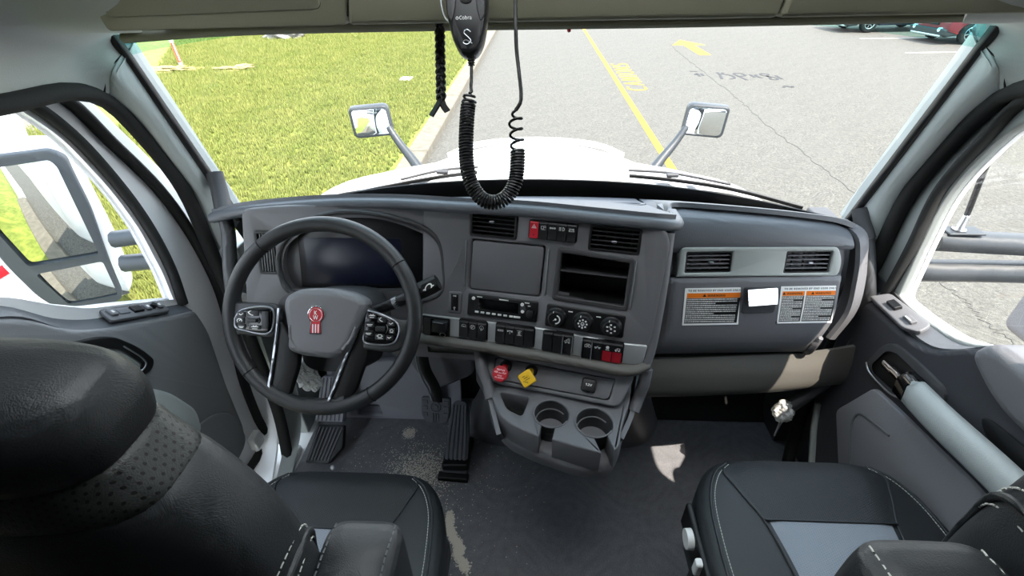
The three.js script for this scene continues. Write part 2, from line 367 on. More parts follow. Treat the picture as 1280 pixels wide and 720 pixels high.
  for (let i = 0; i < N; i++) {
    const d = 2.5 + 24 * Math.pow(rnd(), 1.5), w = 1 + d * 0.55, x = -2.25 - w * Math.pow(rnd(), 0.9) * (d > 9 ? 1.0 : 1.6), z = -d - 0.5 * rnd();
    const s = (0.6 + 0.9 * rnd()) * (1 + d * 0.03);
    const patch = noise.noise(x * 1.6, 2, z * 1.6) + 0.6 * noise.noise(x * 5, 7, z * 5);
    q.setFromAxisAngle(Y, rnd() * 6.28);
    mm.compose(V(x, LY - 0.004, z), q, V(s, s * (0.7 + 0.5 * rnd()), s)); grass.setMatrixAt(i, mm);
    const t = clamp01(0.5 + 0.5 * patch + 0.5 * (rnd() - 0.5));
    grass.setColorAt(i, col.setRGB(0.132 + 0.105 * t, 0.168 + 0.075 * t, 0.028 + 0.035 * t));
  }
  grass.name = 'grass'; grass.castShadow = grass.receiveShadow = true;
  grass.userData = { kind: 'stuff', label: 'short yellow green grass of the lawn left of the kerb', category: 'grass' };
  scene.add(grass);

  // dirt, marker stake, rock, cover plate
  M.dirt = new THREE.MeshPhysicalMaterial({ color: 0x8f8258, roughness: 1, bumpMap: rubberT, bumpScale: 0.004 });
  const dirtBody = (name, lb, cat, x, z, rx, rz, h, m, amp) => {
    const g = new THREE.SphereGeometry(1, 40, 20); const p = g.attributes.position;
    for (let i = 0; i < p.count; i++) { const k = 1 + amp * noise.noise(p.getX(i) * 2.3 + x, p.getY(i) * 2.3, p.getZ(i) * 2.3 + z) + amp * 0.5 * noise.noise(p.getX(i) * 6 + x, p.getY(i) * 6, p.getZ(i) * 6); p.setXYZ(i, p.getX(i) * rx * k, p.getY(i) * h * k, p.getZ(i) * rz * k); }
    g.computeVertexNormals();
    const t = thing(name, lb, cat, [x, LY, z]); part(t, name === 'rock' ? 'stone' : 'soil', g.translate(x, LY + (name === 'rock' ? h * 0.4 : 0.02), z), m);
  };
  dirtBody('soil_patch', 'bare pale soil patch in the lawn at the foot of the striped stake', 'soil', -11.1, -15.35, 0.8, 0.5, 0.1, M.dirt, 0.7);
  dirtBody('soil_patch', 'bare pale soil patch in the lawn right of the striped stake', 'soil', -9.2, -15.45, 0.6, 0.36, 0.09, M.dirt, 0.7);
  dirtBody('rock', 'pale grey rock lying on the lawn near the top of the windscreen', 'rock', -10.6, -22.2, 0.75, 0.5, 0.42, new THREE.MeshPhysicalMaterial({ color: 0x7c7a76, roughness: 1 }), 0.5);
  const st = thing('marker_stake', 'slim red and white marker stake standing in the lawn', 'stake', [-11.17, LY, -15.96]);
  M.stakeRed = new THREE.MeshPhysicalMaterial({ color: 0xd4523c, roughness: 0.6 });
  const S0 = V(-11.17, LY - 0.05, -15.96), S1 = V(-11.26, LY + 1.15, -16.0), at = (t) => S0.clone().lerp(S1, t);
  for (const [a, b, m, nm] of [[0, 0.16, M.whitePrint, 'white_band'], [0.16, 0.62, M.stakeRed, 'red_band'], [0.62, 0.7, M.whitePrint, 'white_band'], [0.7, 1, M.stakeRed, 'red_band']]) part(st, nm, sweep([at(a), at((a + b) / 2), at(b)], rect(0.13, 0.05), { n: 4, flat: true }), m);
  part(st, 'reflector', sweep([at(0.2).add(V(0.04, 0, 0.03)), at(0.55).add(V(0.04, 0, 0.03)), at(0.98).add(V(0.04, 0, 0.03))], rect(0.04, 0.01), { n: 4, flat: true }), M.whitePrint);
  const pl = thing('cover_plate', 'small white plate lying in the grass beyond the left hood mirror', 'plate', [-3.5, LY, -13.8]);
  part(pl, 'lid', rbox(0.3, 0.07, 0.36, 0.015).translate(-3.52, LY + 0.03, -13.8), M.whitePrint);
  part(pl, 'rim', rbox(0.34, 0.04, 0.4, 0.015).translate(-3.52, LY + 0.01, -13.8), M.concrete);
  const pad = struct('pavement');
  part(pad, 'slab', plate(new Frame([-13.5, LY + 0.03, -10.5], [1, 0, 0], [0, 0, -1]), [[-14, -14], [6.2, -14], [3.9, -1.6], [1.3, 0.8], [-0.5, 3.6], [-14, 6]], 0.1, { b: 0.01, r: 0.1 }), M.concrete);
}
// a white van standing on the left, seen past the edge of the open door's mirror
{
  const t = thing('parked_van', 'white parked van with a thin red stripe left of the open door', 'van', [-3.9, LY, 0.4]);
  const f = new Frame([-3, 0, 0], [0, 0, -1], [0, 1, 0]);
  M.vanPaint = new THREE.MeshPhysicalMaterial({ color: 0xc4c9cc, roughness: 0.35, clearcoat: 0.5 });
  part(t, 'body', plate(f, [[2.8, 1.35, 0.1], [2.76, 0.8], [2.64, 0.43], [2.3, -0.1], [2.2, -0.5], [2.1, -0.8, 0.05], [1.75, -0.8, 0.02], [1.62, -0.45, 0.2], [1.3, -0.3, 0.25], [0.98, -0.45, 0.2], [0.85, -0.8, 0.02], [-3.4, -0.8, 0.1], [-3.4, 1.35, 0.2]], 1.9, { b: 0.04, r: 0.12, seg: 4 }), M.vanPaint);
  part(t, 'red_stripe', plate(f, [[2.37, 0.15], [2.37, 0.21], [-3.3, 0.21], [-3.3, 0.15]], 0.012, { n: 0.006, b: 0.002 }), M.red);
  part(t, 'lower_moulding', plate(f, [[2.28, -0.12], [2.3, -0.04], [-3.3, -0.04], [-3.3, -0.12]], 0.03, { n: 0.015, b: 0.006 }), M.white);
  part(t, 'side_window', plate(f, [[1.6, 0.62], [1.5, 1.2], [0.3, 1.22], [0.3, 0.62]], 0.02, { n: 0.004, b: 0.003, r: 0.06 }), M.blackGloss);
  for (const z of [1.3, -2.2]) { const w = part(t, 'wheel', new THREE.LatheGeometry([[0.2, -0.1], [0.32, -0.11], [0.36, -0.06], [0.36, 0.06], [0.32, 0.11], [0.2, 0.1]].map((q) => new THREE.Vector2(...q)), 32).rotateZ(Math.PI / 2).translate(-3.12, LY + 0.36, -z), M.rubber); part(w, 'hub_cap', new THREE.CylinderGeometry(0.21, 0.21, 0.16, 28).rotateZ(Math.PI / 2).translate(-3.12, LY + 0.36, -z), M.satin); }
}
// parked cars, noses towards the lane; only their lower fronts show under the header
{
  const tyre = new THREE.MeshPhysicalMaterial({ color: 0x1b1b1c, roughness: 0.85 }), alloy = new THREE.MeshPhysicalMaterial({ color: 0xc9ccd0, roughness: 0.25, metalness: 0.85 });
  const glassDark = new THREE.MeshPhysicalMaterial({ color: 0x10151a, roughness: 0.05 }), lamp = new THREE.MeshPhysicalMaterial({ color: 0xdfe5e8, roughness: 0.08 });
  function car(name, label, x, z, turn, paint) {
    const t = new THREE.Group(); t.name = numbered(name); t.userData = { label, category: 'car', group: 'cars parked on the right' }; t.position.set(x, GY, z); t.rotation.y = turn; scene.add(t); t.off = V(0, 0, 0);
    const W = 0.9, side = new Frame([0, 0, W], [1, 0, 0], [0, 1, 0]);
    part(t, 'body', plate(side, [[0.03, 0.42, 0.08], [0.0, 0.78, 0.12], [0.3, 0.98, 0.15], [1.25, 1.08, 0.2], [4.3, 1.1, 0.3], [4.45, 0.8, 0.1], [4.42, 0.38, 0.1], [3.95, 0.28, 0.02], [3.86, 0.55, 0.2], [3.5, 0.72, 0.25], [3.14, 0.55, 0.2], [3.05, 0.26, 0.02], [1.36, 0.26, 0.02], [1.27, 0.55, 0.2], [0.92, 0.72, 0.25], [0.56, 0.55, 0.2], [0.47, 0.3, 0.02]], 2 * W, { b: 0.09, r: 0.04, seg: 4 }), paint);
    part(t, 'cabin', plate(new Frame([0, 0, W - 0.1], [1, 0, 0], [0, 1, 0]), [[1.15, 1.05, 0.05], [1.95, 1.58, 0.15], [3.5, 1.6, 0.2], [4.3, 1.08, 0.05]], 2 * W - 0.2, { b: 0.08, r: 0.1, seg: 4 }), glassDark);
    part(t, 'roof', plate(new Frame([0, 0, W - 0.14], [1, 0, 0], [0, 1, 0]), [[1.9, 1.56, 0.03], [2.1, 1.64, 0.05], [3.4, 1.66, 0.05], [3.6, 1.58, 0.03]], 2 * W - 0.28, { b: 0.04, r: 0.1 }), paint);
    part(t, 'bumper', plate(new Frame([0, 0, W - 0.02], [1, 0, 0], [0, 1, 0]), [[-0.05, 0.3, 0.04], [-0.08, 0.5, 0.04], [0.4, 0.52, 0.02], [0.48, 0.28, 0.03], [0.1, 0.24, 0.04]], 2 * W - 0.04, { b: 0.06, r: 0.03 }), M.charcoalDark);
    part(t, 'lip', rbox(0.3, 0.08, 1.5, 0.03).translate(0.08, 0.27, 0), alloy);
    for (const s of [-1, 1]) {
      part(t, 'headlamp', rbox(0.32, 0.17, 0.36, 0.06).translate(0.17, 0.8, s * 0.68), lamp);
      part(t, 'fog_lamp', new THREE.CylinderGeometry(0.07, 0.07, 0.12, 20).rotateZ(Math.PI / 2).translate(-0.02, 0.47, s * 0.62), lamp);
      for (const wx of [0.92, 3.5]) {
        const wh = part(t, 'wheel', new THREE.LatheGeometry([[0.2, -0.1], [0.3, -0.11], [0.345, -0.07], [0.35, 0], [0.345, 0.07], [0.3, 0.11], [0.2, 0.1]].map((q) => new THREE.Vector2(...q)), 32).rotateX(Math.PI / 2).translate(wx, 0.35, s * (W - 0.1)), tyre);
        const sp = [new THREE.CylinderGeometry(0.05, 0.05, 0.05, 16).rotateX(Math.PI / 2).translate(wx, 0.35, s * (W - 0.01)), new THREE.TorusGeometry(0.2, 0.018, 8, 32).translate(wx, 0.35, s * (W - 0.01))];
        for (let k = 0; k < 6; k++) sp.push(new THREE.BoxGeometry(0.17, 0.045, 0.03).translate(0.11, 0, 0).rotateZ(k * Math.PI / 3 + 0.2).translate(wx, 0.35, s * (W - 0.015)));
        part(wh, 'rim', sp, alloy);
        part(wh, 'brake_disc', new THREE.CylinderGeometry(0.19, 0.19, 0.02, 24).rotateX(Math.PI / 2).translate(wx, 0.35, s * (W - 0.06)), M.deepBlack);
      }
    }
    part(t, 'grille', rbox(0.06, 0.16, 0.9, 0.02).translate(-0.01, 0.68, 0), M.black);
  }
  const paint = (hex) => new THREE.MeshPhysicalMaterial({ color: hex, roughness: 0.3, clearcoat: 0.8, clearcoatRoughness: 0.05 });
  car('parked_car', 'dark blue parked car showing its front wheel under the header', 12.9, -24.2, 0.06, paint(0x25304d));
  car('parked_car', 'red parked car with dark bumper beside the right windscreen pillar', 14.5, -20.8, 0.06, paint(0xb5383c));
  car('parked_car', 'pale blue parked car nearly hidden by the right windscreen pillar', 14.4, -17.2, 0.06, paint(0x8fb3c4));
}
// ------------------------------------------------------------------ the truck's own outside
{
  const hood = thing('truck_hood', 'broad white truck hood stretching out ahead of the windscreen', 'hood', [0, 0.4, -2.4]);
  // sections: z, then (x, y) from centre to edge
  const sec = [[-1.56, [0, 0.972], [0.44, 0.962], [0.78, 0.9], [0.95, 0.72], [1.0, 0.4]], [-1.75, [0, 0.93], [0.44, 0.922], [0.78, 0.868], [0.96, 0.7], [1.0, 0.3]], [-2.1, [0, 0.823], [0.44, 0.815], [0.76, 0.768], [0.93, 0.62], [0.98, 0.2]],
    [-2.45, [0, 0.705], [0.42, 0.7], [0.72, 0.672], [0.9, 0.56], [0.95, 0.1]], [-2.8, [0, 0.632], [0.42, 0.615], [0.66, 0.56], [0.84, 0.42], [0.9, 0]], [-3.15, [0, 0.573], [0.42, 0.533], [0.58, 0.48], [0.72, 0.34], [0.8, -0.1]], [-3.34, [0, 0.515], [0.4, 0.47], [0.55, 0.4], [0.66, 0.26], [0.72, -0.2]], [-3.42, [0, 0.36], [0.38, 0.33], [0.52, 0.27], [0.62, 0.15], [0.68, -0.3]]];
  const rows = sec.map(([z, ...h]) => [...h.slice(1).reverse().map(([x, y]) => V(-x, y, z)), V(0, h[0][1], z), ...h.slice(1).map(([x, y]) => V(x, y, z))]);
  const shell = part(hood, 'shell', loft(rows, { nu: 64, nv: 48, thick: 0.012, toward: V(0, 6, -2.4) }), M.white);
  for (const [x, z] of [[-0.11, -2.93], [0.18, -2.95], [0.35, -2.9]]) part(shell, 'hood_fastener', rbox(0.075, 0.03, 0.07, 0.01).translate(x, 0.61 - Math.abs(x) * 0.05 + 0.006, z), M.greyTrim);
  part(hood, 'badge_loop', new THREE.TorusGeometry(0.09, 0.012, 8, 32, Math.PI).scale(1, 0.4, 1).translate(0, 0.56, -3.2), M.satin);
  part(hood, 'grille_crown', sweep([V(-0.62, 0.44, -3.33), V(-0.45, 0.5, -3.36), V(0, 0.535, -3.38), V(0.45, 0.5, -3.36), V(0.62, 0.44, -3.33)], rect(0.05, 0.03), { n: 24 }), M.chrome);

  M.hoodArm = plastic(0x24292d, 0.45);
  function hoodMirror(side, label) {
    const x = side * 1.04, y = 0.752, z = -3.06;
    const t = thing('hood_mirror', label, 'mirror', [side * 0.74, 0.52, -2.92], 'mirrors standing on the hood');
    const f = new Frame([x, y, z], [Math.cos(side * 0.2), 0, Math.sin(side * 0.2) * 1], [0, 1, 0]);
    const head = [[-0.13, -0.09, 0.03], [0.12, -0.1, 0.04], [0.13, 0.09, 0.03], [-0.115, 0.1, 0.04]].map(([u, v, r]) => [side > 0 ? u : -u, v, r]);
    if (side < 0) head.reverse();
    part(t, 'mirror_shell', plate(f, head, 0.08, { n: 0.01, b: 0.012, seg: 4 }), M.hoodArm);
    part(t, 'mirror_glass', plate(f, head.map(([u, v, r]) => [u * 0.86, v * 0.84, r * 0.8]), 0.006, { n: 0.014, b: 0.001 }), M.mirror);
    part(t, 'arm', tube([V(x - side * 0.1, y - 0.04, z - 0.02), V(x - side * 0.16, y - 0.12, z + 0.02), V(x - side * 0.24, y - 0.2, z + 0.08), V(x - side * 0.31, y - 0.27, z + 0.14)], (q) => 0.02 + 0.014 * q, { k: 14 }), M.hoodArm);
    part(t, 'foot', rbox(0.16, 0.05, 0.1, 0.02).rotateZ(side * -0.25).translate(x - side * 0.32, y - 0.28, z + 0.15), M.hoodArm);
  }
  hoodMirror(-1, 'left hood mirror on a slanted arm, seen against the lawn');
  hoodMirror(1, 'right hood mirror on a slanted arm, seen against the asphalt');

  // wipers lie at the foot of the glass, outside
  const wiper = (lb, pts, k) => {
    const t = thing('windscreen_wiper', lb, 'wiper', pts[0], 'wipers at the foot of the windscreen');
    const P = pts.map((p) => V(...p));
    part(t, 'blade', sweep(P, rect(0.008, 0.012), { n: 24, flat: true }), M.black);
    part(t, 'arm', tube([P[0].clone().add(V(0, 0.012, -0.02)), P[1].clone().add(V(0, 0.016, -0.02)), P[2].clone().add(V(0, 0.01, -0.015))], 0.0045), M.charcoalDark);
    part(t, 'joint', rbox(0.04, 0.012, 0.02, 0.004).translate(P[1].x, P[1].y + 0.012, P[1].z - 0.012), M.charcoalDark);
  };
  wiper('left windscreen wiper lying along the foot of the glass before the wheel', [[-0.2, 0.985, -1.595], [-0.32, 0.978, -1.572], [-0.46, 0.966, -1.535], [-0.6, 0.952, -1.49]]);
  wiper('right windscreen wiper lying along the foot of the glass before the passenger', [[0.32, 0.982, -1.575], [0.46, 0.978, -1.548], [0.64, 0.967, -1.5], [0.84, 0.94, -1.42]]);
}
// ------------------------------------------------------------------ the cab shell
const floorTex = noiseTex(512, (x, y) => { const s = rnd(), v = clamp01(0.58 + 0.05 * tn(x, y, 20) + (s > 0.8 ? 0.1 : (s - 0.5) * 0.12)); return [v, v, v * 1.01]; }, true, 2.2);
M.mat = new THREE.MeshPhysicalMaterial({ color: 0xb8b8bb, roughness: 0.85, map: floorTex, bumpMap: rubberT, bumpScale: 0.0012 });
const shellBox = (parent, name, x0, x1, y0, y1, z0, z1, mat) => part(parent, name, rbox(x1 - x0, y1 - y0, z1 - z0, 0.006).translate((x0 + x1) / 2, (y0 + y1) / 2, (z0 + z1) / 2), mat);
{
  const floor = struct('floor');
  shellBox(floor, 'floor_mat', -0.9, 1.02, -0.03, 0, -1.46, 1.5, M.mat);
  shellBox(floor, 'floor_pan', -0.98, 1.06, -0.12, -0.031, -1.5, 1.55, M.white);
  // toe boards climb to the firewall
  part(floor, 'toe_board', loft([[V(-0.86, 0.004, -1.33), V(-0.3, 0.004, -1.33)], [V(-0.86, 0.05, -1.385), V(-0.3, 0.05, -1.385)], [V(-0.86, 0.3, -1.44), V(-0.3, 0.3, -1.44)]], { nu: 8, nv: 10, thick: 0.02 }), M.firewall);
  part(floor, 'toe_board', loft([[V(0.5, 0.004, -1.36), V(1.0, 0.004, -1.36)], [V(0.5, 0.06, -1.41), V(1.0, 0.06, -1.41)], [V(0.5, 0.35, -1.45), V(1.0, 0.35, -1.45)]], { nu: 8, nv: 10, thick: 0.02 }), M.deepBlack);

  const front = struct('wall_front');
  shellBox(front, 'firewall', -1.02, 1.04, -0.1, 0.82, -1.66, -1.47, M.black);
  shellBox(front, 'upper_panel', -1.0, 1.0, 1.6, 2.3, -0.98, -0.9, M.headliner);
  // light panel low on the firewall behind the brake pedal
  const fw = new Frame([-0.57, 0.08, -1.33], [1, 0, 0], [0, 1, 0]);
  const fp = part(front, 'firewall_panel', plate(fw, [[-0.22, -0.075], [0.185, -0.075], [0.185, 0.02], [0.15, 0.25], [-0.22, 0.25]], 0.03, { r: 0.015, b: 0.006, holes: [[[-0.16, -0.06], [-0.055, -0.06], [-0.06, 0.005], [-0.16, 0.005]]], hr: 0.01 }), M.firewall);
  part(fp, 'recess', block(fw, -0.11, -0.03, -0.05, 0.13, 0.09, 0.02), M.charcoalDark);

  const ceil = struct('ceiling');
  // raised roof; the unseen frosted pane is added as a soft fill light
  const cf = new Frame([0, 2.25, 0], [1, 0, 0], [0, 0, 1]);
  const addedOpening = box4(-0.62, -0.84, 0.62, -0.28);
  part(ceil, 'roof_panel', plate(cf, box4(-1.06, -1.0, 1.06, 1.58), 0.07, { b: 0.004, r: 0.02, holes: [addedOpening], hr: 0.06 }), M.headliner);
  const rw = struct('added_window_2');
  M.frosted = new THREE.MeshPhysicalMaterial({ color: 0xf2f4f4, roughness: 1, transmission: 0.9, thickness: 0, ior: 1.3 });
  part(rw, 'pane', cf.put(new THREE.ShapeGeometry(outline(box4(-0.63, -0.85, 0.63, -0.27), 0.06)).translate(0, 0, -0.04)), M.frosted).castShadow = false;
  part(rw, 'frame', plate(cf, box4(-0.66, -0.88, 0.66, -0.24), 0.015, { n: 0.012, r: 0.08, b: 0.004, holes: [addedOpening], hr: 0.06 }), M.charcoalDark);
  const back = struct('wall_back');
  shellBox(back, 'rear_panel', -1.04, 1.04, -0.1, 2.25, 1.5, 1.58, M.charcoalDark);

  for (const s of [-1, 1]) {
    const w = struct(s < 0 ? 'wall_left' : 'wall_right');
    const x0 = s < 0 ? -1.02 : 0.985, x1 = s < 0 ? -0.985 : 1.02, o0 = s < 0 ? -1.06 : 1.021, o1 = s < 0 ? -1.021 : 1.06;
    shellBox(w, 'lining', x0, x1, 1.46, 2.25, -0.95, 1.5, M.charcoalDark);
    shellBox(w, 'lining', x0, x1, -0.1, 1.46, -0.04, 1.5, M.charcoalDark);
    shellBox(w, 'outer_skin', o0, o1, 1.44, 2.3, -1.0, 1.55, M.white);
    shellBox(w, 'outer_skin', o0, o1, -0.5, 1.44, -0.03, 1.55, M.white);
    shellBox(w, 'outer_skin', o0, o1, -0.5, 0.78, -1.66, -1.28, M.white);
    if (s > 0) shellBox(w, 'rocker_cover', 1.03, 1.05, -0.1, 0.6, -1.32, -0.9, M.charcoalDark);
    shellBox(w, 'kick_panel', s < 0 ? -1.0 : 0.96, s < 0 ? -0.93 : 1.03, -0.03, 0.86, -1.6, -1.27, s < 0 ? M.greyTrim : M.charcoalDark);
    if (s < 0) shellBox(w, 'red_band', -1.064, -1.06, 0.62, 0.68, -0.02, 1.54, M.red);
  }
}
// windscreen: one curved pane with a tinted top, a black foot band and a dark side seam
const wsz = (x, y) => { const t = (y - 0.93) / 0.6, a = -1.575 + 0.355 * t, b = -1.305 + 0.205 * t, k = Math.min(1, Math.abs(x) / 0.92); return a + (b - a) * Math.pow(k, 2.2); };
{
  const sheet = (y0f, y1f, o = 0, nx = 17, ny = 6, half = 0.93) => Array.from({ length: ny }, (_, j) => Array.from({ length: nx }, (_, i) => { const x = -half + (2 * half * i) / (nx - 1), y = y0f(x) + ((y1f(x) - y0f(x)) * j) / (ny - 1); return V(x, y, wsz(x, y) + o); }));
  const win = struct('window_1');
  const foot = (x) => 0.9, bandTop = (x) => 0.984 - 0.03 * Math.pow(Math.abs(x) / 0.9, 3);
  const tint1 = (x) => 1.503 - 0.05 * Math.pow(Math.abs(x) / 0.9, 3), tint0 = (x) => tint1(x) - 0.02, top = () => 1.57;
  for (const [nm, a, b, m] of [['pane', foot, tint0, M.glass], ['tinted_edge', tint0, tint1, M.shadeGlassPale], ['tinted_band', tint1, top, M.shadeGlass]]) part(win, nm, loft(sheet(a, b), { nu: 40, nv: 8, thick: 0 }), m).castShadow = false;
  part(win, 'foot_band', loft(sheet(() => 0.86, bandTop, 0.012), { nu: 48, nv: 6, thick: 0.004 }), M.frit);
  for (const s of [-1, 1]) part(win, 'edge_seal', sweep([1.53, 1.42, 1.3, 1.16, 1.04, 0.95].map((y) => V(s * (0.905 + 0.002), y, wsz(0.905, y) + 0.012)), rect(0.02, 0.02), { n: 24 }), M.black);
  // narrow white frame just outside the seal
  for (const s of [-1, 1]) part(win, 'pillar_frame', sweep([1.53, 1.42, 1.3, 1.16, 1.04, 0.95].map((y) => V(s * 0.925, y, wsz(0.92, y) - 0.03)), rect(0.045, 0.03), { n: 24 }), M.greyTrim);
}
// header: storage panels over the glass, rail, pillars and their seams
{
  const hd = struct('trim_1');
  const rail = [[-0.82, 1.478], [-0.6, 1.489], [-0.2, 1.494], [0.2, 1.495], [0.6, 1.498], [0.86, 1.5]].map(([x, y]) => V(x, y, -1.05));
  part(hd, 'visor_rail', sweep(rail, rect(0.06, 0.018, 0.4), { n: 40, up: V(0, 1, 0) }), M.header);
  const hf = new Frame([0, 1.51, -0.9], [1, -0.003, 0], [0, 1, 0]);
  part(hd, 'backing', rbox(1.8, 0.23, 0.04, 0.01).translate(0, 1.603, -1.085), M.header);
  // fascia with the open tray in the middle
  const fo = { b: 0.008, r: 0.008, seg: 4 };
  part(hd, 'fascia', plate(hf, [[-0.738, -0.008], [-0.3195, -0.0015], [-0.306, 0.08], [-0.306, 0.3], [-0.8, 0.3]], 0.16, { ...fo, b: 0.003, holes: [[[-0.731, 0.0085], [-0.351, 0.0185, 0.012], [-0.346, 0.203], [-0.777, 0.203]]], hr: 0.004 }), M.header);
  part(hd, 'fascia', plate(hf, [[-0.3165, -0.0015], [0.387, 0.004], [0.4, 0.08], [0.4, 0.3], [-0.302, 0.3], [-0.302, 0.08]], 0.16, { ...fo, holes: [[[-0.29, 0.021], [0.358, 0.021], [0.372, 0.05], [0.372, 0.12], [-0.295, 0.12], [-0.295, 0.05]]], hr: 0.015 }), M.header);
  part(hd, 'fascia', plate(hf, [[0.39, 0.004], [0.83, 0.008], [0.86, 0.3], [0.404, 0.3], [0.404, 0.08]], 0.16, fo), M.header);
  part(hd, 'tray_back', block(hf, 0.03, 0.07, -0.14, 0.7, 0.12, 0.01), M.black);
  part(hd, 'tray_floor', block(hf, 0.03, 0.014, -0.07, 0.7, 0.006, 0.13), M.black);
  part(hd, 'storage_door', plate(hf, [[-0.7265, 0.0125], [-0.355, 0.0225, 0.012], [-0.35, 0.2], [-0.772, 0.2]], 0.03, { n: 0.002, b: 0.003, r: 0.012 }), M.header);
  part(hd, 'indicator', new THREE.SphereGeometry(0.004, 12, 8).translate(0.061, 1.484, -1.03), M.red);

  for (const s of [-1, 1]) {
    const p = struct(s < 0 ? 'trim_2' : 'trim_3');
    const L = (a) => a.map(([x, y, z]) => V(s * x, y, z));
    // A-pillar cover between the glass seam and the door opening
    const inner = [[0.893, 1.475, -1.15], [0.899, 1.452, -1.148], [0.9, 1.44, -1.15], [0.9, 1.33, -1.19], [0.9, 1.18, -1.247], [0.9, 1.04, -1.3], [0.905, 0.95, -1.325]];
    const outer = [[0.957, 1.38, -1.085], [0.957, 1.364, -1.084], [0.958, 1.355, -1.084], [0.962, 1.29, -1.13], [0.965, 1.18, -1.175], [0.968, 1.07, -1.21], [0.972, 0.86, -1.21]];
    const mid = inner.map((q, i) => [(q[0] + outer[i][0]) / 2 - 0.012, (q[1] + outer[i][1]) / 2 + 0.004, (q[2] + outer[i][2]) / 2 + (i ? 0.03 : -0.02)]);
    part(p, 'pillar_cover', loft([L(inner), L(mid), L(outer)], { nu: 28, nv: 16, thick: 0.008 }), M.pillar);
    // corner cover joining pillar, header and door opening
    const c0 = [[0.9, 1.44, -1.155], [0.89, 1.48, -1.14], [0.8, 1.5, -1.04], [0.7, 1.505, -0.93], [0.68, 1.62, -0.86], [0.7, 1.8, -0.6]];
    const c1 = [[0.914, 1.405, -1.094], [0.935, 1.44, -1.06], [0.93, 1.465, -0.99], [0.92, 1.5, -0.88], [0.91, 1.56, -0.76], [0.91, 1.62, -0.5]];
    const c2 = [[0.958, 1.352, -1.083], [0.964, 1.393, -1.02], [0.964, 1.402, -0.94], [0.964, 1.41, -0.8], [0.966, 1.43, -0.6], [0.97, 1.45, -0.3]];
    part(p, 'corner_cover', loft([L(c0), L(c1), L(c2)], { nu: 30, nv: 16, thick: 0.008 }), M.headliner);
    part(p, 'cover_shade_line', sweep(L([[0.899, 1.447, -1.146], [0.91, 1.43, -1.108], [0.928, 1.407, -1.082], [0.957, 1.358, -1.076]]), circle(0.0022, 6), { n: 16 }), M.seal);  // dark tube drawn in for the shaded gap between pillar and corner covers
    // body-side seal of the door opening
    const sl = L([[0.968, 1.44, -0.3], [0.966, 1.418, -0.6], [0.966, 1.394, -0.86], [0.966, 1.383, -1.01], [0.966, 1.35, -1.085], [0.967, 1.24, -1.15], [0.967, 1.08, -1.203], [0.968, 0.86, -1.207], [0.955, 0.6, -1.2], [0.94, 0.2, -1.16], [0.935, 0.0, -1.1]]);
    part(p, 'door_opening_seal', sweep(sl, rect(0.035, 0.038, 0.3), { n: 60, up: V(s, 0, 0) }), M.seal);
  }
  // white door sill and hinge post at the driver's feet, seen through the open door
  const sill = struct('trim_4');
  part(sill, 'door_sill', rbox(0.12, 0.06, 1.1, 0.015).translate(-0.985, -0.035, -0.65), M.white);
  part(sill, 'hinge_post', loft([[V(-0.985, 0.6, -1.26), V(-0.975, 0.3, -1.22), V(-0.97, 0.1, -1.14), V(-0.965, 0.0, -1.02)], [V(-1.05, 0.6, -1.25), V(-1.045, 0.3, -1.2), V(-1.04, 0.1, -1.12), V(-1.04, 0.0, -1.0)]], { nu: 20, nv: 4, thick: 0.02 }), M.white);
  part(sill, 'inner_trim', loft([[V(-0.9, 0.6, -1.3), V(-0.9, 0.3, -1.27), V(-0.9, 0.1, -1.2), V(-0.9, 0.0, -1.04)], [V(-0.955, 0.6, -1.26), V(-0.95, 0.3, -1.22), V(-0.945, 0.1, -1.15), V(-0.945, 0.0, -1.0)]], { nu: 20, nv: 4, thick: 0.02 }), M.greyTrim);
  part(sill, 'latch_plate', rbox(0.03, 0.06, 0.05, 0.006).translate(-1.02, 0.14, -1.1), M.whitePrint);
}
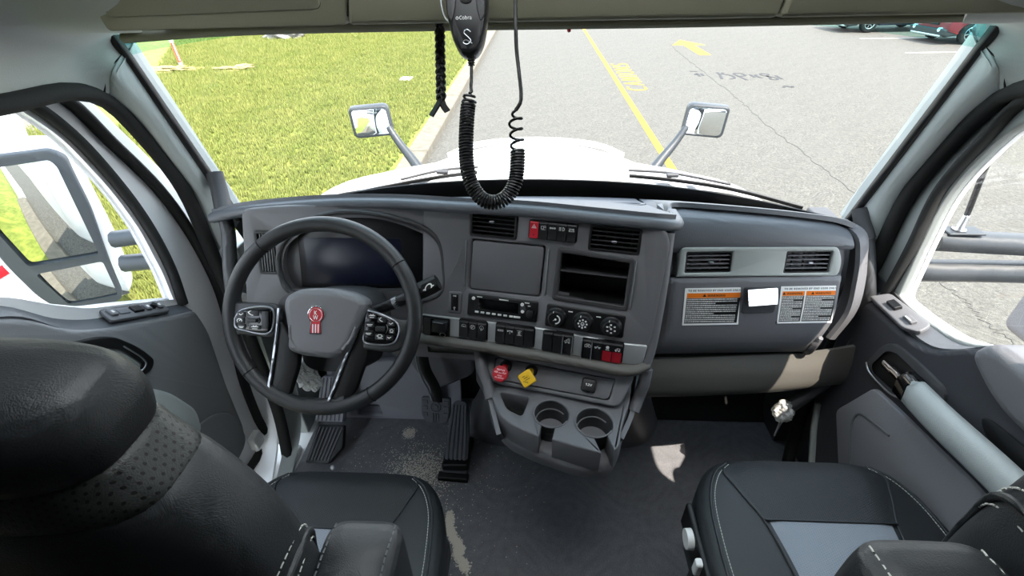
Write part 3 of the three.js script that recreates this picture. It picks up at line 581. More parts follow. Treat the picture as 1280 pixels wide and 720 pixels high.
// ------------------------------------------------------------------ doors
// passenger door, closed: u runs to the rear, v up, n into the cab
{
  const f = new Frame([0.98, 0, 0], [0, 0, 1], [0, 1, 0]);
  const d = struct('door_2', [0.98, 0, -1.2]);
  const opening = [[-1.122, 1.127, 0.1], [-1.114, 0.98], [-1.1, 0.826, 0.02], [-0.98, 0.834, 0.1], [-0.87, 0.858, 0.05], [-0.79, 0.925, 0.08], [-0.72, 0.95, 0.05], [-0.61, 0.96, 0.05], [-0.61, 1.35, 0.06], [-1.035, 1.35, 0.14]];
  part(d, 'door_frame', plate(f, [[-1.215, 0.86, 0.05], [-1.2, 0.5], [-1.13, 0.16, 0.08], [-1.02, 0.04, 0.08], [-0.06, 0.04, 0.05], [-0.06, 1.41, 0.06], [-0.97, 1.41, 0.1], [-1.17, 1.34, 0.12], [-1.225, 1.1, 0.1]], 0.03, { n: -0.004, b: 0.006, holes: [opening], hr: 0.02, seg: 3 }), M.doorFrame);
  part(d, 'lower_frame', plate(f, [[-1.213, 0.84], [-1.2, 0.5], [-1.13, 0.16, 0.08], [-1.02, 0.042, 0.08], [-0.06, 0.042, 0.05], [-0.06, 0.78]], 0.006, { n: 0.0015, b: 0.002 }), M.charcoalDark);
  part(d, 'outer_skin', plate(f, [[-1.215, 0.86, 0.05], [-1.2, 0.5], [-1.13, 0.1, 0.08], [-1.1, -0.3, 0.03], [-0.06, -0.3, 0.03], [-0.06, 1.41, 0.06], [-0.97, 1.41, 0.1], [-1.17, 1.34, 0.12], [-1.225, 1.1, 0.1]], 0.014, { n: -0.034, b: 0.004, holes: [opening], hr: 0.02 }), M.white);
  part(d, 'glass_pane', f.put(new THREE.ShapeGeometry(outline(opening.map(([u, v, r]) => [u, v, r ?? 0.02]))).translate(0, 0, -0.02)), M.glass).castShadow = false;
  part(d, 'glass_seal', sweep([[-0.5, 1.365], [-0.9, 1.365], [-1.04, 1.355], [-1.09, 1.25], [-1.13, 1.12], [-1.125, 0.97], [-1.127, 0.803]].map(([u, v]) => f.at(u, v, 0.004)), rect(0.02, 0.03, 0.3), { n: 50, up: V(1, 0, 0) }), M.seal);
  // padded lower panel whose top is the window ledge
  const p = part(d, 'door_panel', plate(f, [[-1.18, 0.79, 0.02], [-1.05, 0.8, 0.2], [-0.96, 0.806, 0.1], [-0.89, 0.825, 0.1], [-0.85, 0.86, 0.1], [-0.81, 0.905, 0.08], [-0.74, 0.935, 0.1], [-0.07, 0.95, 0.03], [-0.07, 0.12, 0.05], [-1.0, 0.12, 0.06], [-1.12, 0.28, 0.1], [-1.17, 0.5, 0.1]], 0.09, { n: 0.05, b: 0.016, seg: 5, r: 0.02 }), M.doorLow);
  part(d, 'ledge', loft([[f.at(-1.16, 0.802, 0.04), f.at(-1.0, 0.814, 0.04), f.at(-0.9, 0.83, 0.04), f.at(-0.85, 0.862, 0.04), f.at(-0.79, 0.925, 0.04)], [f.at(-1.12, 0.825, -0.02), f.at(-0.99, 0.835, -0.02), f.at(-0.88, 0.856, -0.02), f.at(-0.83, 0.888, -0.02), f.at(-0.77, 0.945, -0.02)]], { nu: 24, nv: 4, thick: 0.01 }), M.padTop);
  part(d, 'elbow_pad', plate(f, [[-0.8, 0.9, 0.05], [-0.77, 0.955, 0.05], [-0.1, 0.99, 0.05], [-0.1, 0.86, 0.05], [-0.7, 0.85, 0.12]], 0.1, { n: 0.07, b: 0.025, seg: 5, r: 0.03 }), M.charcoal);
  // switch plate on the ledge
  const lf = new Frame([0.955, 0.825, -1.03], [0, 0.06, 1], [0.85, 0.35, 0]);
  const sp = part(d, 'switch_plate', plate(lf, [[-0.085, -0.03, 0.004], [-0.075, 0.016, 0.012], [0.075, 0.022, 0.012], [0.09, -0.012, 0.01], [0.06, -0.034, 0.012]], 0.012, { n: 0.012, b: 0.004, r: 0.01, seg: 3 }), M.charcoal);
  part(sp, 'window_switch', block(lf, -0.02, -0.006, 0.016, 0.035, 0.02, 0.012), M.switch);
  part(sp, 'lock_switch', block(lf, 0.045, -0.008, 0.016, 0.032, 0.016, 0.009), M.charcoal);
  part(sp, 'lock_mark', block(lf, 0.045, -0.012, 0.0212, 0.02, 0.003, 0.001, 0.0004), M.whitePrint);
  // pull recess with its bright lever
  const rec = part(d, 'pull_recess', plate(f, [[-1.02, 0.665, 0.02], [-1.0, 0.745, 0.05], [-0.97, 0.775, 0.04], [-0.9, 0.785, 0.04], [-0.8, 0.79, 0.03], [-0.78, 0.765, 0.02], [-0.88, 0.655, 0.04], [-1.0, 0.64, 0.02]], 0.02, { n: 0.058, b: 0.004, holes: [[[-1.003, 0.672], [-0.985, 0.74], [-0.955, 0.762], [-0.83, 0.772], [-0.81, 0.756], [-0.89, 0.672], [-0.99, 0.652]]], hr: 0.015 }), M.charcoalDark);
  part(rec, 'recess_cup', plate(f, [[-1.005, 0.665], [-0.985, 0.742], [-0.955, 0.765], [-0.83, 0.775], [-0.805, 0.756], [-0.89, 0.668], [-0.99, 0.648]], 0.006, { n: 0.052, b: 0.001, r: 0.015 }), M.black);
  part(rec, 'lever', sweep([f.at(-0.962, 0.712, 0.062), f.at(-0.915, 0.722, 0.066), f.at(-0.87, 0.73, 0.07), f.at(-0.83, 0.745, 0.072)], rect(0.012, 0.018), { n: 16, up: V(0, 1, 0) }), M.chrome);
  part(rec, 'bright_edge', sweep([f.at(-1.013, 0.668, 0.062), f.at(-0.995, 0.655, 0.062), f.at(-0.9, 0.664, 0.062), f.at(-0.87, 0.68, 0.062)], circle(0.0025, 8), { n: 16 }), M.satin);
  const grip = part(d, 'grab_bar', sweep([f.at(-0.83, 0.735, 0.075), f.at(-0.74, 0.755, 0.09), f.at(-0.62, 0.775, 0.095), f.at(-0.4, 0.8, 0.09), f.at(-0.25, 0.82, 0.06)], rect(0.05, 0.075, 0.35), { n: 30, up: V(0, 1, 0) }), M.satinGrey ??= plastic(0xa3a8a7, 0.4));
  part(grip, 'bar_collar', sweep([f.at(-0.868, 0.728, 0.07), f.at(-0.832, 0.736, 0.0755)], rect(0.052, 0.078, 0.35), { raw: true, up: V(0, 1, 0) }), M.blackGloss);
  part(grip, 'collar_trim', sweep([f.at(-0.86, 0.763, 0.085), f.at(-0.832, 0.769, 0.089)], rect(0.022, 0.014), { raw: true, up: V(0, 1, 0) }), M.chrome);
  part(d, 'hand_hollow', plate(f, [[-0.73, 0.81, 0.06], [-0.6, 0.83, 0.04], [-0.3, 0.83, 0.04], [-0.3, 0.74, 0.04], [-0.55, 0.72, 0.05]], 0.01, { n: 0.056, b: 0.003, r: 0.02 }), M.black);
  // fabric map pocket
  const pk = part(d, 'map_pocket', plate(f, [[-1.03, 0.455, 0.02], [-0.955, 0.63, 0.02], [-0.88, 0.645, 0.03], [-0.62, 0.685, 0.04], [-0.45, 0.68, 0.04], [-0.45, 0.3, 0.05], [-0.9, 0.3, 0.05]], 0.03, { n: 0.062, b: 0.008, r: 0.02, seg: 4 }), M.doorGrey);
  part(pk, 'pocket_crease', sweep([f.at(-0.88, 0.36, 0.062), f.at(-0.955, 0.49, 0.063), f.at(-0.95, 0.53, 0.063), f.at(-0.89, 0.56, 0.063), f.at(-0.84, 0.575, 0.062)], circle(0.0035, 6), { n: 24 }), M.charcoal);
  part(d, 'edge_moulding', sweep([f.at(-1.105, 0.4, 0.056), f.at(-1.075, 0.32, 0.056), f.at(-1.03, 0.24, 0.056), f.at(-0.99, 0.17, 0.056)], rect(0.012, 0.02), { n: 10, up: V(1, 0, 0) }), M.greyTrim);
}
// driver's door, ajar: swung out about its front edge, u runs forward, n into the cab
{
  const th = R(14);
  const f = new Frame([-1, 0, -1.25], [Math.sin(th), 0, -Math.cos(th)], [0, 1, 0]);
  const d = struct('door_1', [-1, 0, -1.25]);
  const opening = [[-0.176, 1.13, 0.08], [-0.16, 1.016], [-0.158, 0.88], [-0.166, 0.784, 0.008], [-0.305, 0.864, 0.1], [-0.37, 0.898], [-0.425, 0.948], [-0.5, 1.03, 0.08], [-0.6, 1.06, 0.1], [-0.78, 1.07, 0.04], [-0.78, 1.37, 0.06], [-0.31, 1.372, 0.02], [-0.276, 1.366, 0.05], [-0.222, 1.285, 0.1]];
  const rim = [[-0.19, 1.375, 0.02], [-0.13, 1.245, 0.1], [-0.055, 1.08, 0.1], [-0.025, 0.93, 0.1], [-0.02, 0.76], [-0.04, 0.6], [-0.085, 0.38], [-0.1, 0.12, 0.06], [-0.21, 0.035, 0.05], [-1.18, 0.035, 0.05], [-1.18, 1.42, 0.06], [-0.25, 1.42, 0.05]];
  part(d, 'door_frame', plate(f, rim, 0.03, { n: -0.004, b: 0.006, holes: [opening], hr: 0.02, seg: 3 }), M.white);
  part(d, 'outer_skin', plate(f, rim.map(([u, v, r]) => [v < 0.05 ? u : u + (v > 0.5 && u > -0.2 ? 0.06 : 0.03), v < 0.05 ? -0.3 : v, r]), 0.014, { n: -0.034, b: 0.004, holes: [opening], hr: 0.02 }), M.white);
  part(d, 'glass_pane', f.put(new THREE.ShapeGeometry(outline(opening.map(([u, v, r]) => [u, v, r ?? 0.02]))).translate(0, 0, -0.02)), M.glass).castShadow = false;
  part(d, 'glass_seal', sweep([[-0.9, 1.385], [-0.32, 1.38], [-0.265, 1.368], [-0.214, 1.293], [-0.163, 1.125], [-0.145, 1.0], [-0.143, 0.88], [-0.156, 0.77]].map(([u, v]) => f.at(u, v, 0.003)), rect(0.022, 0.03, 0.3), { n: 60, up: f.n }), M.seal);
  part(d, 'door_seal', sweep([[-0.9, 1.405], [-0.3, 1.408], [-0.2, 1.37], [-0.136, 1.24], [-0.074, 1.088], [-0.042, 0.93], [-0.033, 0.755], [-0.052, 0.6], [-0.09, 0.37], [-0.1, 0.2], [-0.1, 0.105], [-0.125, 0.075], [-0.22, 0.048], [-0.9, 0.046]].map(([u, v]) => f.at(u, v, 0.006)), rect(0.024, 0.032, 0.3), { n: 90, up: f.n }), M.seal);
  part(d, 'door_panel', plate(f, [[-0.15, 0.746, 0.02], [-0.14, 0.66, 0.05], [-0.165, 0.45], [-0.178, 0.22, 0.05], [-0.25, 0.14, 0.05], [-1.15, 0.14, 0.05], [-1.15, 1.04, 0.03], [-0.58, 1.03, 0.12], [-0.5, 0.985, 0.1], [-0.436, 0.895, 0.1], [-0.38, 0.857, 0.1], [-0.26, 0.796, 0.1]], 0.08, { n: 0.035, b: 0.014, seg: 5, r: 0.02 }), M.doorPanel);
  part(d, 'ledge', loft([[f.at(-0.155, 0.748, 0.026), f.at(-0.26, 0.797, 0.026), f.at(-0.38, 0.857, 0.026), f.at(-0.436, 0.896, 0.026), f.at(-0.5, 0.986, 0.026), f.at(-0.58, 1.03, 0.026)], [f.at(-0.16, 0.785, -0.03), f.at(-0.29, 0.852, -0.03), f.at(-0.385, 0.902, -0.03), f.at(-0.435, 0.95, -0.03), f.at(-0.51, 1.035, -0.03), f.at(-0.6, 1.065, -0.03)]], { nu: 28, nv: 4, thick: 0.01 }), M.padTop);
  const lf = new Frame(f.at(-0.285, 0.836, 0.0).toArray(), f.u.clone().multiplyScalar(0.89).add(V(0, -0.45, 0)).toArray(), f.n.clone().multiplyScalar(-0.76).add(V(0, 0.6, 0)).toArray());
  const sp = part(d, 'switch_plate', plate(lf, [[-0.082, -0.03], [-0.075, 0.016], [0.07, 0.016], [0.082, -0.012], [0.075, -0.03]], 0.012, { n: 0.012, b: 0.004, r: 0.01, seg: 3 }), M.charcoal);
  for (const [u, w, nm] of [[-0.062, 0.018, 'lock_switch'], [0.0, 0.026, 'window_switch'], [0.028, 0.014, 'mirror_switch'], [0.06, 0.014, 'heater_switch']]) part(sp, nm, block(lf, u, -0.006, 0.015, w, 0.022, 0.01), nm === 'window_switch' ? M.switch : M.charcoal);
  part(sp, 'mirror_knob', lf.put(new THREE.CylinderGeometry(0.006, 0.008, 0.014, 16).rotateX(Math.PI / 2).translate(0.044, -0.006, 0.018)), M.switch);
  part(sp, 'divider', block(lf, -0.034, -0.006, 0.013, 0.026, 0.018, 0.005), M.padTop);
  for (const u of [-0.062, 0.028, 0.06]) part(sp, 'switch_mark', block(lf, u, -0.006, 0.0203, 0.006, 0.008, 0.0006, 0.0002), M.whitePrint);
  const pull = part(d, 'pull_recess', plate(f, [[-0.56, 0.93, 0.03], [-0.4, 0.85, 0.05], [-0.37, 0.825, 0.04], [-0.335, 0.76, 0.05], [-0.318, 0.7, 0.03], [-0.34, 0.678, 0.02], [-0.4, 0.69, 0.04], [-0.52, 0.8, 0.05]], 0.014, { n: 0.042, b: 0.005, seg: 3, holes: [[[-0.5, 0.87], [-0.4, 0.82], [-0.372, 0.79], [-0.345, 0.715], [-0.37, 0.7], [-0.42, 0.73], [-0.5, 0.81]]], hr: 0.012 }), M.black);
  part(pull, 'recess_cup', plate(f, [[-0.51, 0.875], [-0.4, 0.825], [-0.368, 0.79], [-0.341, 0.71], [-0.37, 0.695], [-0.43, 0.72], [-0.51, 0.8]], 0.006, { n: 0.037, b: 0.001, r: 0.01 }), M.greyTrim);
  part(pull, 'bright_edge', sweep([f.at(-0.368, 0.793, 0.044), f.at(-0.345, 0.73, 0.044), f.at(-0.345, 0.71, 0.044), f.at(-0.36, 0.702, 0.044), f.at(-0.385, 0.712, 0.044)], circle(0.0022, 8), { n: 20 }), M.satin);
  part(d, 'map_pocket', plate(f, [[-0.4, 0.68, 0.03], [-0.335, 0.595, 0.04], [-0.295, 0.475, 0.03], [-0.31, 0.4, 0.02], [-0.6, 0.3, 0.03], [-0.8, 0.4, 0.03], [-0.7, 0.62, 0.03]], 0.03, { n: 0.055, b: 0.01, seg: 4, r: 0.02 }), M.pillar);
  part(d, 'lower_panel', plate(f, [[-0.19, 0.34, 0.05], [-0.19, 0.2, 0.06], [-0.26, 0.16, 0.05], [-1.1, 0.16, 0.04], [-1.1, 0.4, 0.04], [-0.34, 0.42, 0.04], [-0.24, 0.4, 0.05]], 0.012, { n: 0.041, b: 0.005, seg: 3, r: 0.02 }), M.doorPanel);

  // door mirror, carried on two arms outside this door
  const ma = R(27), mf = new Frame([-1.4, 0.93, -1.2], [Math.cos(ma), 0, -Math.sin(ma)], [0.17 * Math.sin(ma), 1, 0.17 * Math.cos(ma)]);
  const t = thing('door_mirror', 'tall white door mirror with two glasses beyond the open door', 'mirror', [-1.4, 0.93, -1.2]);
  part(t, 'mirror_shell', plate(mf, [[-0.16, 0.279, 0.06], [0.068, 0.292, 0.05], [0.12, 0.28, 0.04], [0.128, 0.2, 0.06], [0.112, -0.013], [0.082, -0.226, 0.04], [0.046, -0.275, 0.04], [-0.13, -0.285, 0.06], [-0.19, -0.1]], 0.07, { n: -0.004, b: 0.03, seg: 6, r: 0.04 }), M.white);
  part(t, 'mirror_bezel', plate(mf, [[-0.145, 0.27, 0.05], [0.1, 0.272, 0.03], [0.121, 0.245, 0.03], [0.106, 0.08], [0.074, -0.08], [0.05, -0.235, 0.03], [0.03, -0.272, 0.03], [-0.12, -0.268, 0.05], [-0.155, -0.2], [-0.165, -0.05]], 0.03, { n: 0.006, b: 0.006, seg: 3, r: 0.04, holes: [[[-0.115, 0.245], [0.09, 0.25], [0.1, 0.225], [0.062, -0.082], [-0.125, -0.079], [-0.13, 0.05]], [[-0.125, -0.097], [0.06, -0.096], [0.04, -0.25], [-0.105, -0.245]]], hr: 0.02 }), M.mirrorArm);
  part(t, 'mirror_glass', plate(mf, [[-0.12, 0.25], [0.094, 0.255], [0.104, 0.225], [0.065, -0.086], [-0.13, -0.083], [-0.135, 0.05]], 0.006, { n: -0.001, b: 0.001, r: 0.02 }), M.mirror);
  const cv = new THREE.PlaneGeometry(0.2, 0.165, 20, 14), cp = cv.attributes.position;
  for (let i = 0; i < cp.count; i++) { const x = cp.getX(i), y = cp.getY(i); cp.setXYZ(i, x - 0.032 + 0.06 * y, y - 0.172, 0.0035 - 0.5 * (x * x + y * y)); }
  cv.computeVertexNormals();
  part(t, 'wide_angle_glass', mf.put(cv), M.mirror);
  part(t, 'glass_back', plate(mf, [[-0.13, -0.09], [0.065, -0.09], [0.045, -0.255], [-0.11, -0.25]], 0.004, { n: -0.006, b: 0.001, r: 0.02 }), M.mirrorArm);
  part(t, 'upper_arm', sweep([V(-1.27, 0.915, -1.22), V(-1.18, 0.916, -1.25), V(-1.06, 0.915, -1.28)], rect(0.05, 0.045, 0.3), { n: 12 }), M.mirrorArm);
  part(t, 'lower_arm', sweep([V(-1.28, 0.83, -1.22), V(-1.18, 0.826, -1.25), V(-1.06, 0.82, -1.28)], rect(0.05, 0.05, 0.3), { n: 12 }), M.mirrorArm);
}
// passenger-side door mirror: two arms and the whip antenna pass the window, the head is cut by the frame
{
  const t = thing('door_mirror', 'grey twin arms of the door mirror outside the passenger window', 'mirror', [1.05, 0.9, -1.15]);
  part(t, 'upper_arm', sweep([V(1.04, 0.977, -1.15), V(1.2, 0.968, -1.15), V(1.5, 0.958, -1.14)], rect(0.06, 0.05, 0.3), { n: 14 }), M.hoodArm);
  part(t, 'lower_arm', sweep([V(1.04, 0.882, -1.15), V(1.2, 0.882, -1.15), V(1.5, 0.885, -1.14)], rect(0.06, 0.055, 0.3), { n: 14 }), M.hoodArm);
  part(t, 'antenna_plate', rbox(0.09, 0.006, 0.045, 0.003).translate(1.1, 1.003, -1.15), M.hoodArm);
  part(t, 'mirror_shell', rbox(0.26, 0.42, 0.12, 0.04, 5).translate(1.6, 0.82, -1.2), M.charcoal);
  part(t, 'mirror_glass', rbox(0.2, 0.3, 0.01, 0.004).translate(1.6, 0.84, -1.138), M.mirror);
  const a = thing('whip_antenna', 'black whip antenna on a steel stud rising from the mirror arm', 'antenna', [1.09, 1.006, -1.15]);
  part(a, 'stud', new THREE.LatheGeometry([[0, 0], [0.016, 0], [0.016, 0.006], [0.01, 0.01], [0.008, 0.04], [0.006, 0.045], [0, 0.045]].map((q) => new THREE.Vector2(...q)), 20).translate(1.09, 1.004, -1.15), M.satin);
  part(a, 'whip', tube([V(1.09, 1.045, -1.15), V(1.063, 1.228, -1.15), V(0.99, 1.5, -1.15), V(0.96, 1.7, -1.15)].map((p) => p.setX(Math.max(p.x, 1.05))), 0.0065), M.black);
}
// ------------------------------------------------------------------ printed faces (flat print only): one atlas of 8 x 4 tall cells
const AT = document.createElement('canvas'); AT.width = 1024; AT.height = 1024;
const cx = AT.getContext('2d');
cx.fillStyle = '#141517'; cx.fillRect(0, 0, 1024, 1024);
const cellUV = (i) => { const c = i % 8, r = Math.floor(i / 8); return [c / 8 + 0.002, 1 - (r + 1) / 4 + 0.002, (c + 1) / 8 - 0.002, 1 - r / 4 - 0.002]; };
const inCell = (i, bg, fn) => { const x = (i % 8) * 128, y = Math.floor(i / 8) * 256; cx.save(); cx.translate(x, y); cx.beginPath(); cx.rect(0, 0, 128, 256); cx.clip(); if (bg) { cx.fillStyle = bg; cx.fillRect(0, 0, 128, 256); } cx.strokeStyle = cx.fillStyle = '#e6e6e4'; cx.lineWidth = 6; cx.lineCap = 'round'; fn(); cx.restore(); };
const ln = (...p) => { cx.beginPath(); cx.moveTo(p[0], p[1]); for (let i = 2; i < p.length; i += 2) cx.lineTo(p[i], p[i + 1]); cx.stroke(); };
const ci = (x, y, r, fill) => { cx.beginPath(); cx.arc(x, y, r, 0, 6.3); fill ? cx.fill() : cx.stroke(); };
const rc = (x, y, w, h) => cx.strokeRect(x, y, w, h);
inCell(0, null, () => {});
inCell(1, '#b5192a', () => { ln(64, 40, 96, 100, 32, 100, 64, 40); ln(64, 62, 80, 90, 48, 90, 64, 62); cx.fillStyle = '#5d0a12'; cx.fillRect(54, 196, 20, 18); });
inCell(2, null, () => { rc(34, 60, 34, 40); ln(74, 52, 98, 62); ln(74, 74, 98, 80); ln(40, 112, 92, 112); });
inCell(3, null, () => { ln(24, 76, 104, 76); ci(36, 76, 12); ci(92, 76, 12); ln(64, 60, 64, 92); });
inCell(4, null, () => { cx.beginPath(); cx.arc(72, 76, 26, -1.5, 1.5); cx.closePath(); cx.stroke(); for (const y of [56, 70, 84, 98]) ln(22, y, 50, y); });
inCell(5, null, () => { rc(30, 80, 68, 22); ln(30, 60, 98, 60); ln(44, 60, 44, 80); ln(84, 60, 84, 80); });
inCell(6, null, () => { cx.beginPath(); cx.arc(64, 84, 34, 3.3, 6.1); cx.stroke(); ln(30, 88, 98, 88); ln(48, 70, 80, 88); });
inCell(7, null, () => { ci(64, 76, 32); ln(44, 96, 84, 56); ln(40, 60, 56, 60, 56, 92); });
inCell(8, null, () => { cx.beginPath(); cx.arc(64, 66, 28, 0, 6.3); cx.stroke(); ln(64, 66, 52, 112); ln(76, 92, 64, 112); });
inCell(9, null, () => { rc(26, 66, 76, 20); for (const x of [44, 64, 84]) ln(x, 66, x, 86); });
inCell(10, null, () => { ln(64, 56, 64, 110); ln(28, 62, 100, 62); ci(36, 74, 9, 1); ci(92, 74, 9, 1); });
inCell(11, null, () => { ln(34, 46, 94, 46); ln(34, 110, 94, 110); ln(64, 50, 64, 106); ln(46, 66, 82, 66); ln(46, 90, 82, 90); ln(52, 66, 52, 90); });
inCell(12, null, () => { ln(20, 88, 60, 60); rc(60, 62, 34, 28); ci(44, 100, 10); ci(88, 100, 10); ln(70, 46, 100, 46); });
inCell(13, null, () => { rc(26, 66, 30, 30); rc(72, 66, 30, 30); ln(56, 80, 72, 80); ln(40, 54, 88, 54); });
inCell(14, null, () => { ln(24, 80, 104, 80); ci(40, 90, 8); ci(88, 90, 8); ln(56, 66, 72, 66); });
inCell(15, null, () => { cx.fillStyle = '#8f1220'; cx.fillRect(0, 116, 128, 140); cx.fillStyle = '#e6e6e4'; ci(64, 62, 22, 1); ln(40, 100, 88, 100); ln(52, 84, 52, 100); ln(76, 84, 76, 100); });
inCell(16, null, () => { cx.fillStyle = '#8f1220'; cx.fillRect(0, 116, 128, 140); cx.fillStyle = '#e6e6e4'; ln(30, 84, 60, 60); rc(58, 60, 36, 26); ci(44, 94, 9, 1); ci(84, 94, 9, 1); });
// climate dial faces
inCell(17, null, () => { ci(64, 128, 10, 1); ln(64, 128, 44, 142); cx.lineWidth = 12; cx.beginPath(); cx.arc(64, 128, 40, -1.2, 1.4); cx.stroke(); });
inCell(18, null, () => { for (let k = 0; k < 8; k++) { const a = k * 0.785; ci(64 + 38 * Math.cos(a), 128 + 38 * Math.sin(a), 9, 1); } ci(64, 128, 14); ln(64, 128, 64, 160); });
inCell(19, null, () => { for (let k = 0; k < 6; k++) { const a = k * 1.047 + 0.4; cx.fillRect(64 + 38 * Math.cos(a) - 9, 128 + 38 * Math.sin(a) - 7, 18, 14); } ci(64, 128, 10, 1); ln(64, 128, 46, 106); });
// wheel pads (each cell shows one small key legend), radio strip, socket marks
inCell(20, '#1a1b1d', () => { cx.lineWidth = 12; ln(34, 120, 60, 140, 94, 112); });
inCell(21, '#1a1b1d', () => { cx.lineWidth = 10; cx.beginPath(); cx.arc(60, 132, 34, 2.4, 6.6); cx.stroke(); ln(60, 132, 84, 104); });
inCell(22, '#1a1b1d', () => { cx.lineWidth = 12; ln(28, 128, 100, 128); ln(40, 150, 90, 150); });
inCell(23, '#1a1b1d', () => { cx.lineWidth = 12; cx.beginPath(); cx.arc(86, 96, 60, 1.8, 2.9); cx.stroke(); ln(34, 108, 54, 88); });
inCell(24, '#0c0c0d', () => { cx.font = 'bold 30px sans-serif'; cx.textAlign = 'center'; cx.fillText('USB', 64, 36); cx.lineWidth = 7; ln(64, 190, 64, 240); ci(64, 240, 8, 1); ln(48, 206, 64, 222, 82, 200); });
inCell(25, '#141517', () => { cx.font = 'bold 34px sans-serif'; cx.textAlign = 'center'; cx.fillText('12V', 64, 138); });
inCell(26, '#141517', () => { cx.lineWidth = 9; ci(64, 128, 30); ln(34, 168, 94, 168); });
inCell(27, '#151618', () => { cx.lineWidth = 10; ci(64, 110, 26); ln(40, 110, 24, 110); ln(88, 110, 104, 110); ln(40, 150, 100, 150); });
inCell(28, '#151618', () => { cx.lineWidth = 10; ln(30, 120, 98, 120); ln(46, 100, 64, 120, 82, 100); ln(40, 150, 90, 150); });
const atlas = new THREE.CanvasTexture(AT); atlas.colorSpace = THREE.SRGBColorSpace;
M.print = new THREE.MeshPhysicalMaterial({ color: 0xffffff, map: atlas, roughness: 0.42 });
function canvasMat(w, h, draw, o = {}) { const c = document.createElement('canvas'); c.width = w; c.height = h; const g = c.getContext('2d'); draw(g, w, h); const t = new THREE.CanvasTexture(c); t.colorSpace = THREE.SRGBColorSpace; return new THREE.MeshPhysicalMaterial({ color: 0xffffff, map: t, roughness: 0.4, ...o }); }

// ------------------------------------------------------------------ dashboard
const S = tilted([-0.054, 0.874, -0.98], 11, 18);         // centre stack, turned to the driver
const LF = tilted([-0.286, 0.921, -1.041], 1, 18);         // behind the wheel
const PF = tilted([0.599, 0.869, -1.073], -3, 15);         // passenger side
const dash = thing('dashboard', 'wide charcoal truck dashboard with centre stack, displays, vents and glove box', 'dashboard', [0, 0.5, -1.15]);

// centre stack panel with real openings
const stackOpen = [box4(-0.114, 0.167, -0.001, 0.222), box4(0.178, 0.163, 0.291, 0.218), [[0.112, 0.036], [0.276, 0.03], [0.277, 0.139], [0.113, 0.148]], [[-0.1145, 0.0255], [0.0705, 0.0285], [0.0735, 0.1565], [-0.1115, 0.1555]]];
part(dash, 'centre_panel', plate(S, [[-0.245, -0.112, 0.01], [0.33, -0.112, 0.01], [0.352, -0.06, 0.03], [0.36, 0.2, 0.03], [0.335, 0.236, 0.02], [-0.02, 0.238], [-0.245, 0.224, 0.01]], 0.05, { b: 0.008, seg: 4, holes: stackOpen, hr: 0.006 }), M.charcoal);
part(dash, 'stack_end', sweep([S.at(0.352, 0.215, -0.03), S.at(0.355, 0.1, -0.028), S.at(0.35, -0.08, -0.025), S.at(0.34, -0.13, -0.02)], rect(0.03, 0.05, 0.3), { n: 16, up: S.n }), M.charcoal);
// driver's panel with the display recess
const bezelHole = [[-0.368, -0.055, 0.02], [-0.388, 0.0, 0.06], [-0.372, 0.07, 0.06], [-0.26, 0.15, 0.08], [-0.09, 0.152, 0.08], [0.035, 0.1, 0.06], [0.053, 0.02, 0.06], [0.04, -0.052, 0.02]];
part(dash, 'driver_panel', plate(LF, [[-0.47, 0.162, 0.02], [-0.33, 0.177, 0.1], [-0.09, 0.18], [0.058, 0.176], [0.062, -0.175, 0.01], [-0.2, -0.165], [-0.5, -0.14, 0.02]], 0.05, { b: 0.006, seg: 3, holes: [bezelHole, box4(-0.44, -0.006, -0.395, 0.104)], hr: 0.006 }), M.charcoal);
{
  const bez = part(dash, 'display_hood', sweep([...bezelHole, bezelHole[0], bezelHole[1]].map(([u, v]) => LF.at(u, v, 0.002)), rect(0.012, 0.016, 0.3), { n: 90, up: LF.n }), M.charcoalDark);
  const rec = part(dash, 'display_recess', plate(LF, [[-0.372, -0.06, 0.02], [-0.392, 0.0, 0.06], [-0.376, 0.075, 0.06], [-0.26, 0.155, 0.08], [-0.09, 0.158, 0.08], [0.04, 0.105, 0.06], [0.058, 0.02, 0.06], [0.044, -0.058, 0.02]], 0.01, { n: -0.03, b: 0.002 }), M.charcoal);
  part(rec, 'display', plate(LF, [[-0.343, -0.048, 0.004], [0.012, -0.042, 0.004], [0.016, 0.1, 0.01], [-0.02, 0.142, 0.05], [-0.3, 0.142, 0.05], [-0.338, 0.09, 0.01]], 0.008, { n: -0.018, b: 0.002 }), M.display = new THREE.MeshPhysicalMaterial({ color: 0x08080a, roughness: 0.35 }));
  M.screen = new THREE.MeshPhysicalMaterial({ color: 0x0d1226, roughness: 0.3 });
  part(rec, 'screen', plate(LF, [[-0.325, -0.038, 0.004], [-0.06, -0.035, 0.004], [-0.06, 0.09, 0.004], [-0.322, 0.088, 0.004]], 0.002, { n: -0.0165, b: 0.0005 }), M.screen);
  part(rec, 'lower_ledge', plate(LF, [[-0.36, -0.062], [0.045, -0.06], [0.04, -0.045], [-0.35, -0.05]], 0.02, { n: -0.006, b: 0.004 }), M.charcoalDark);
}
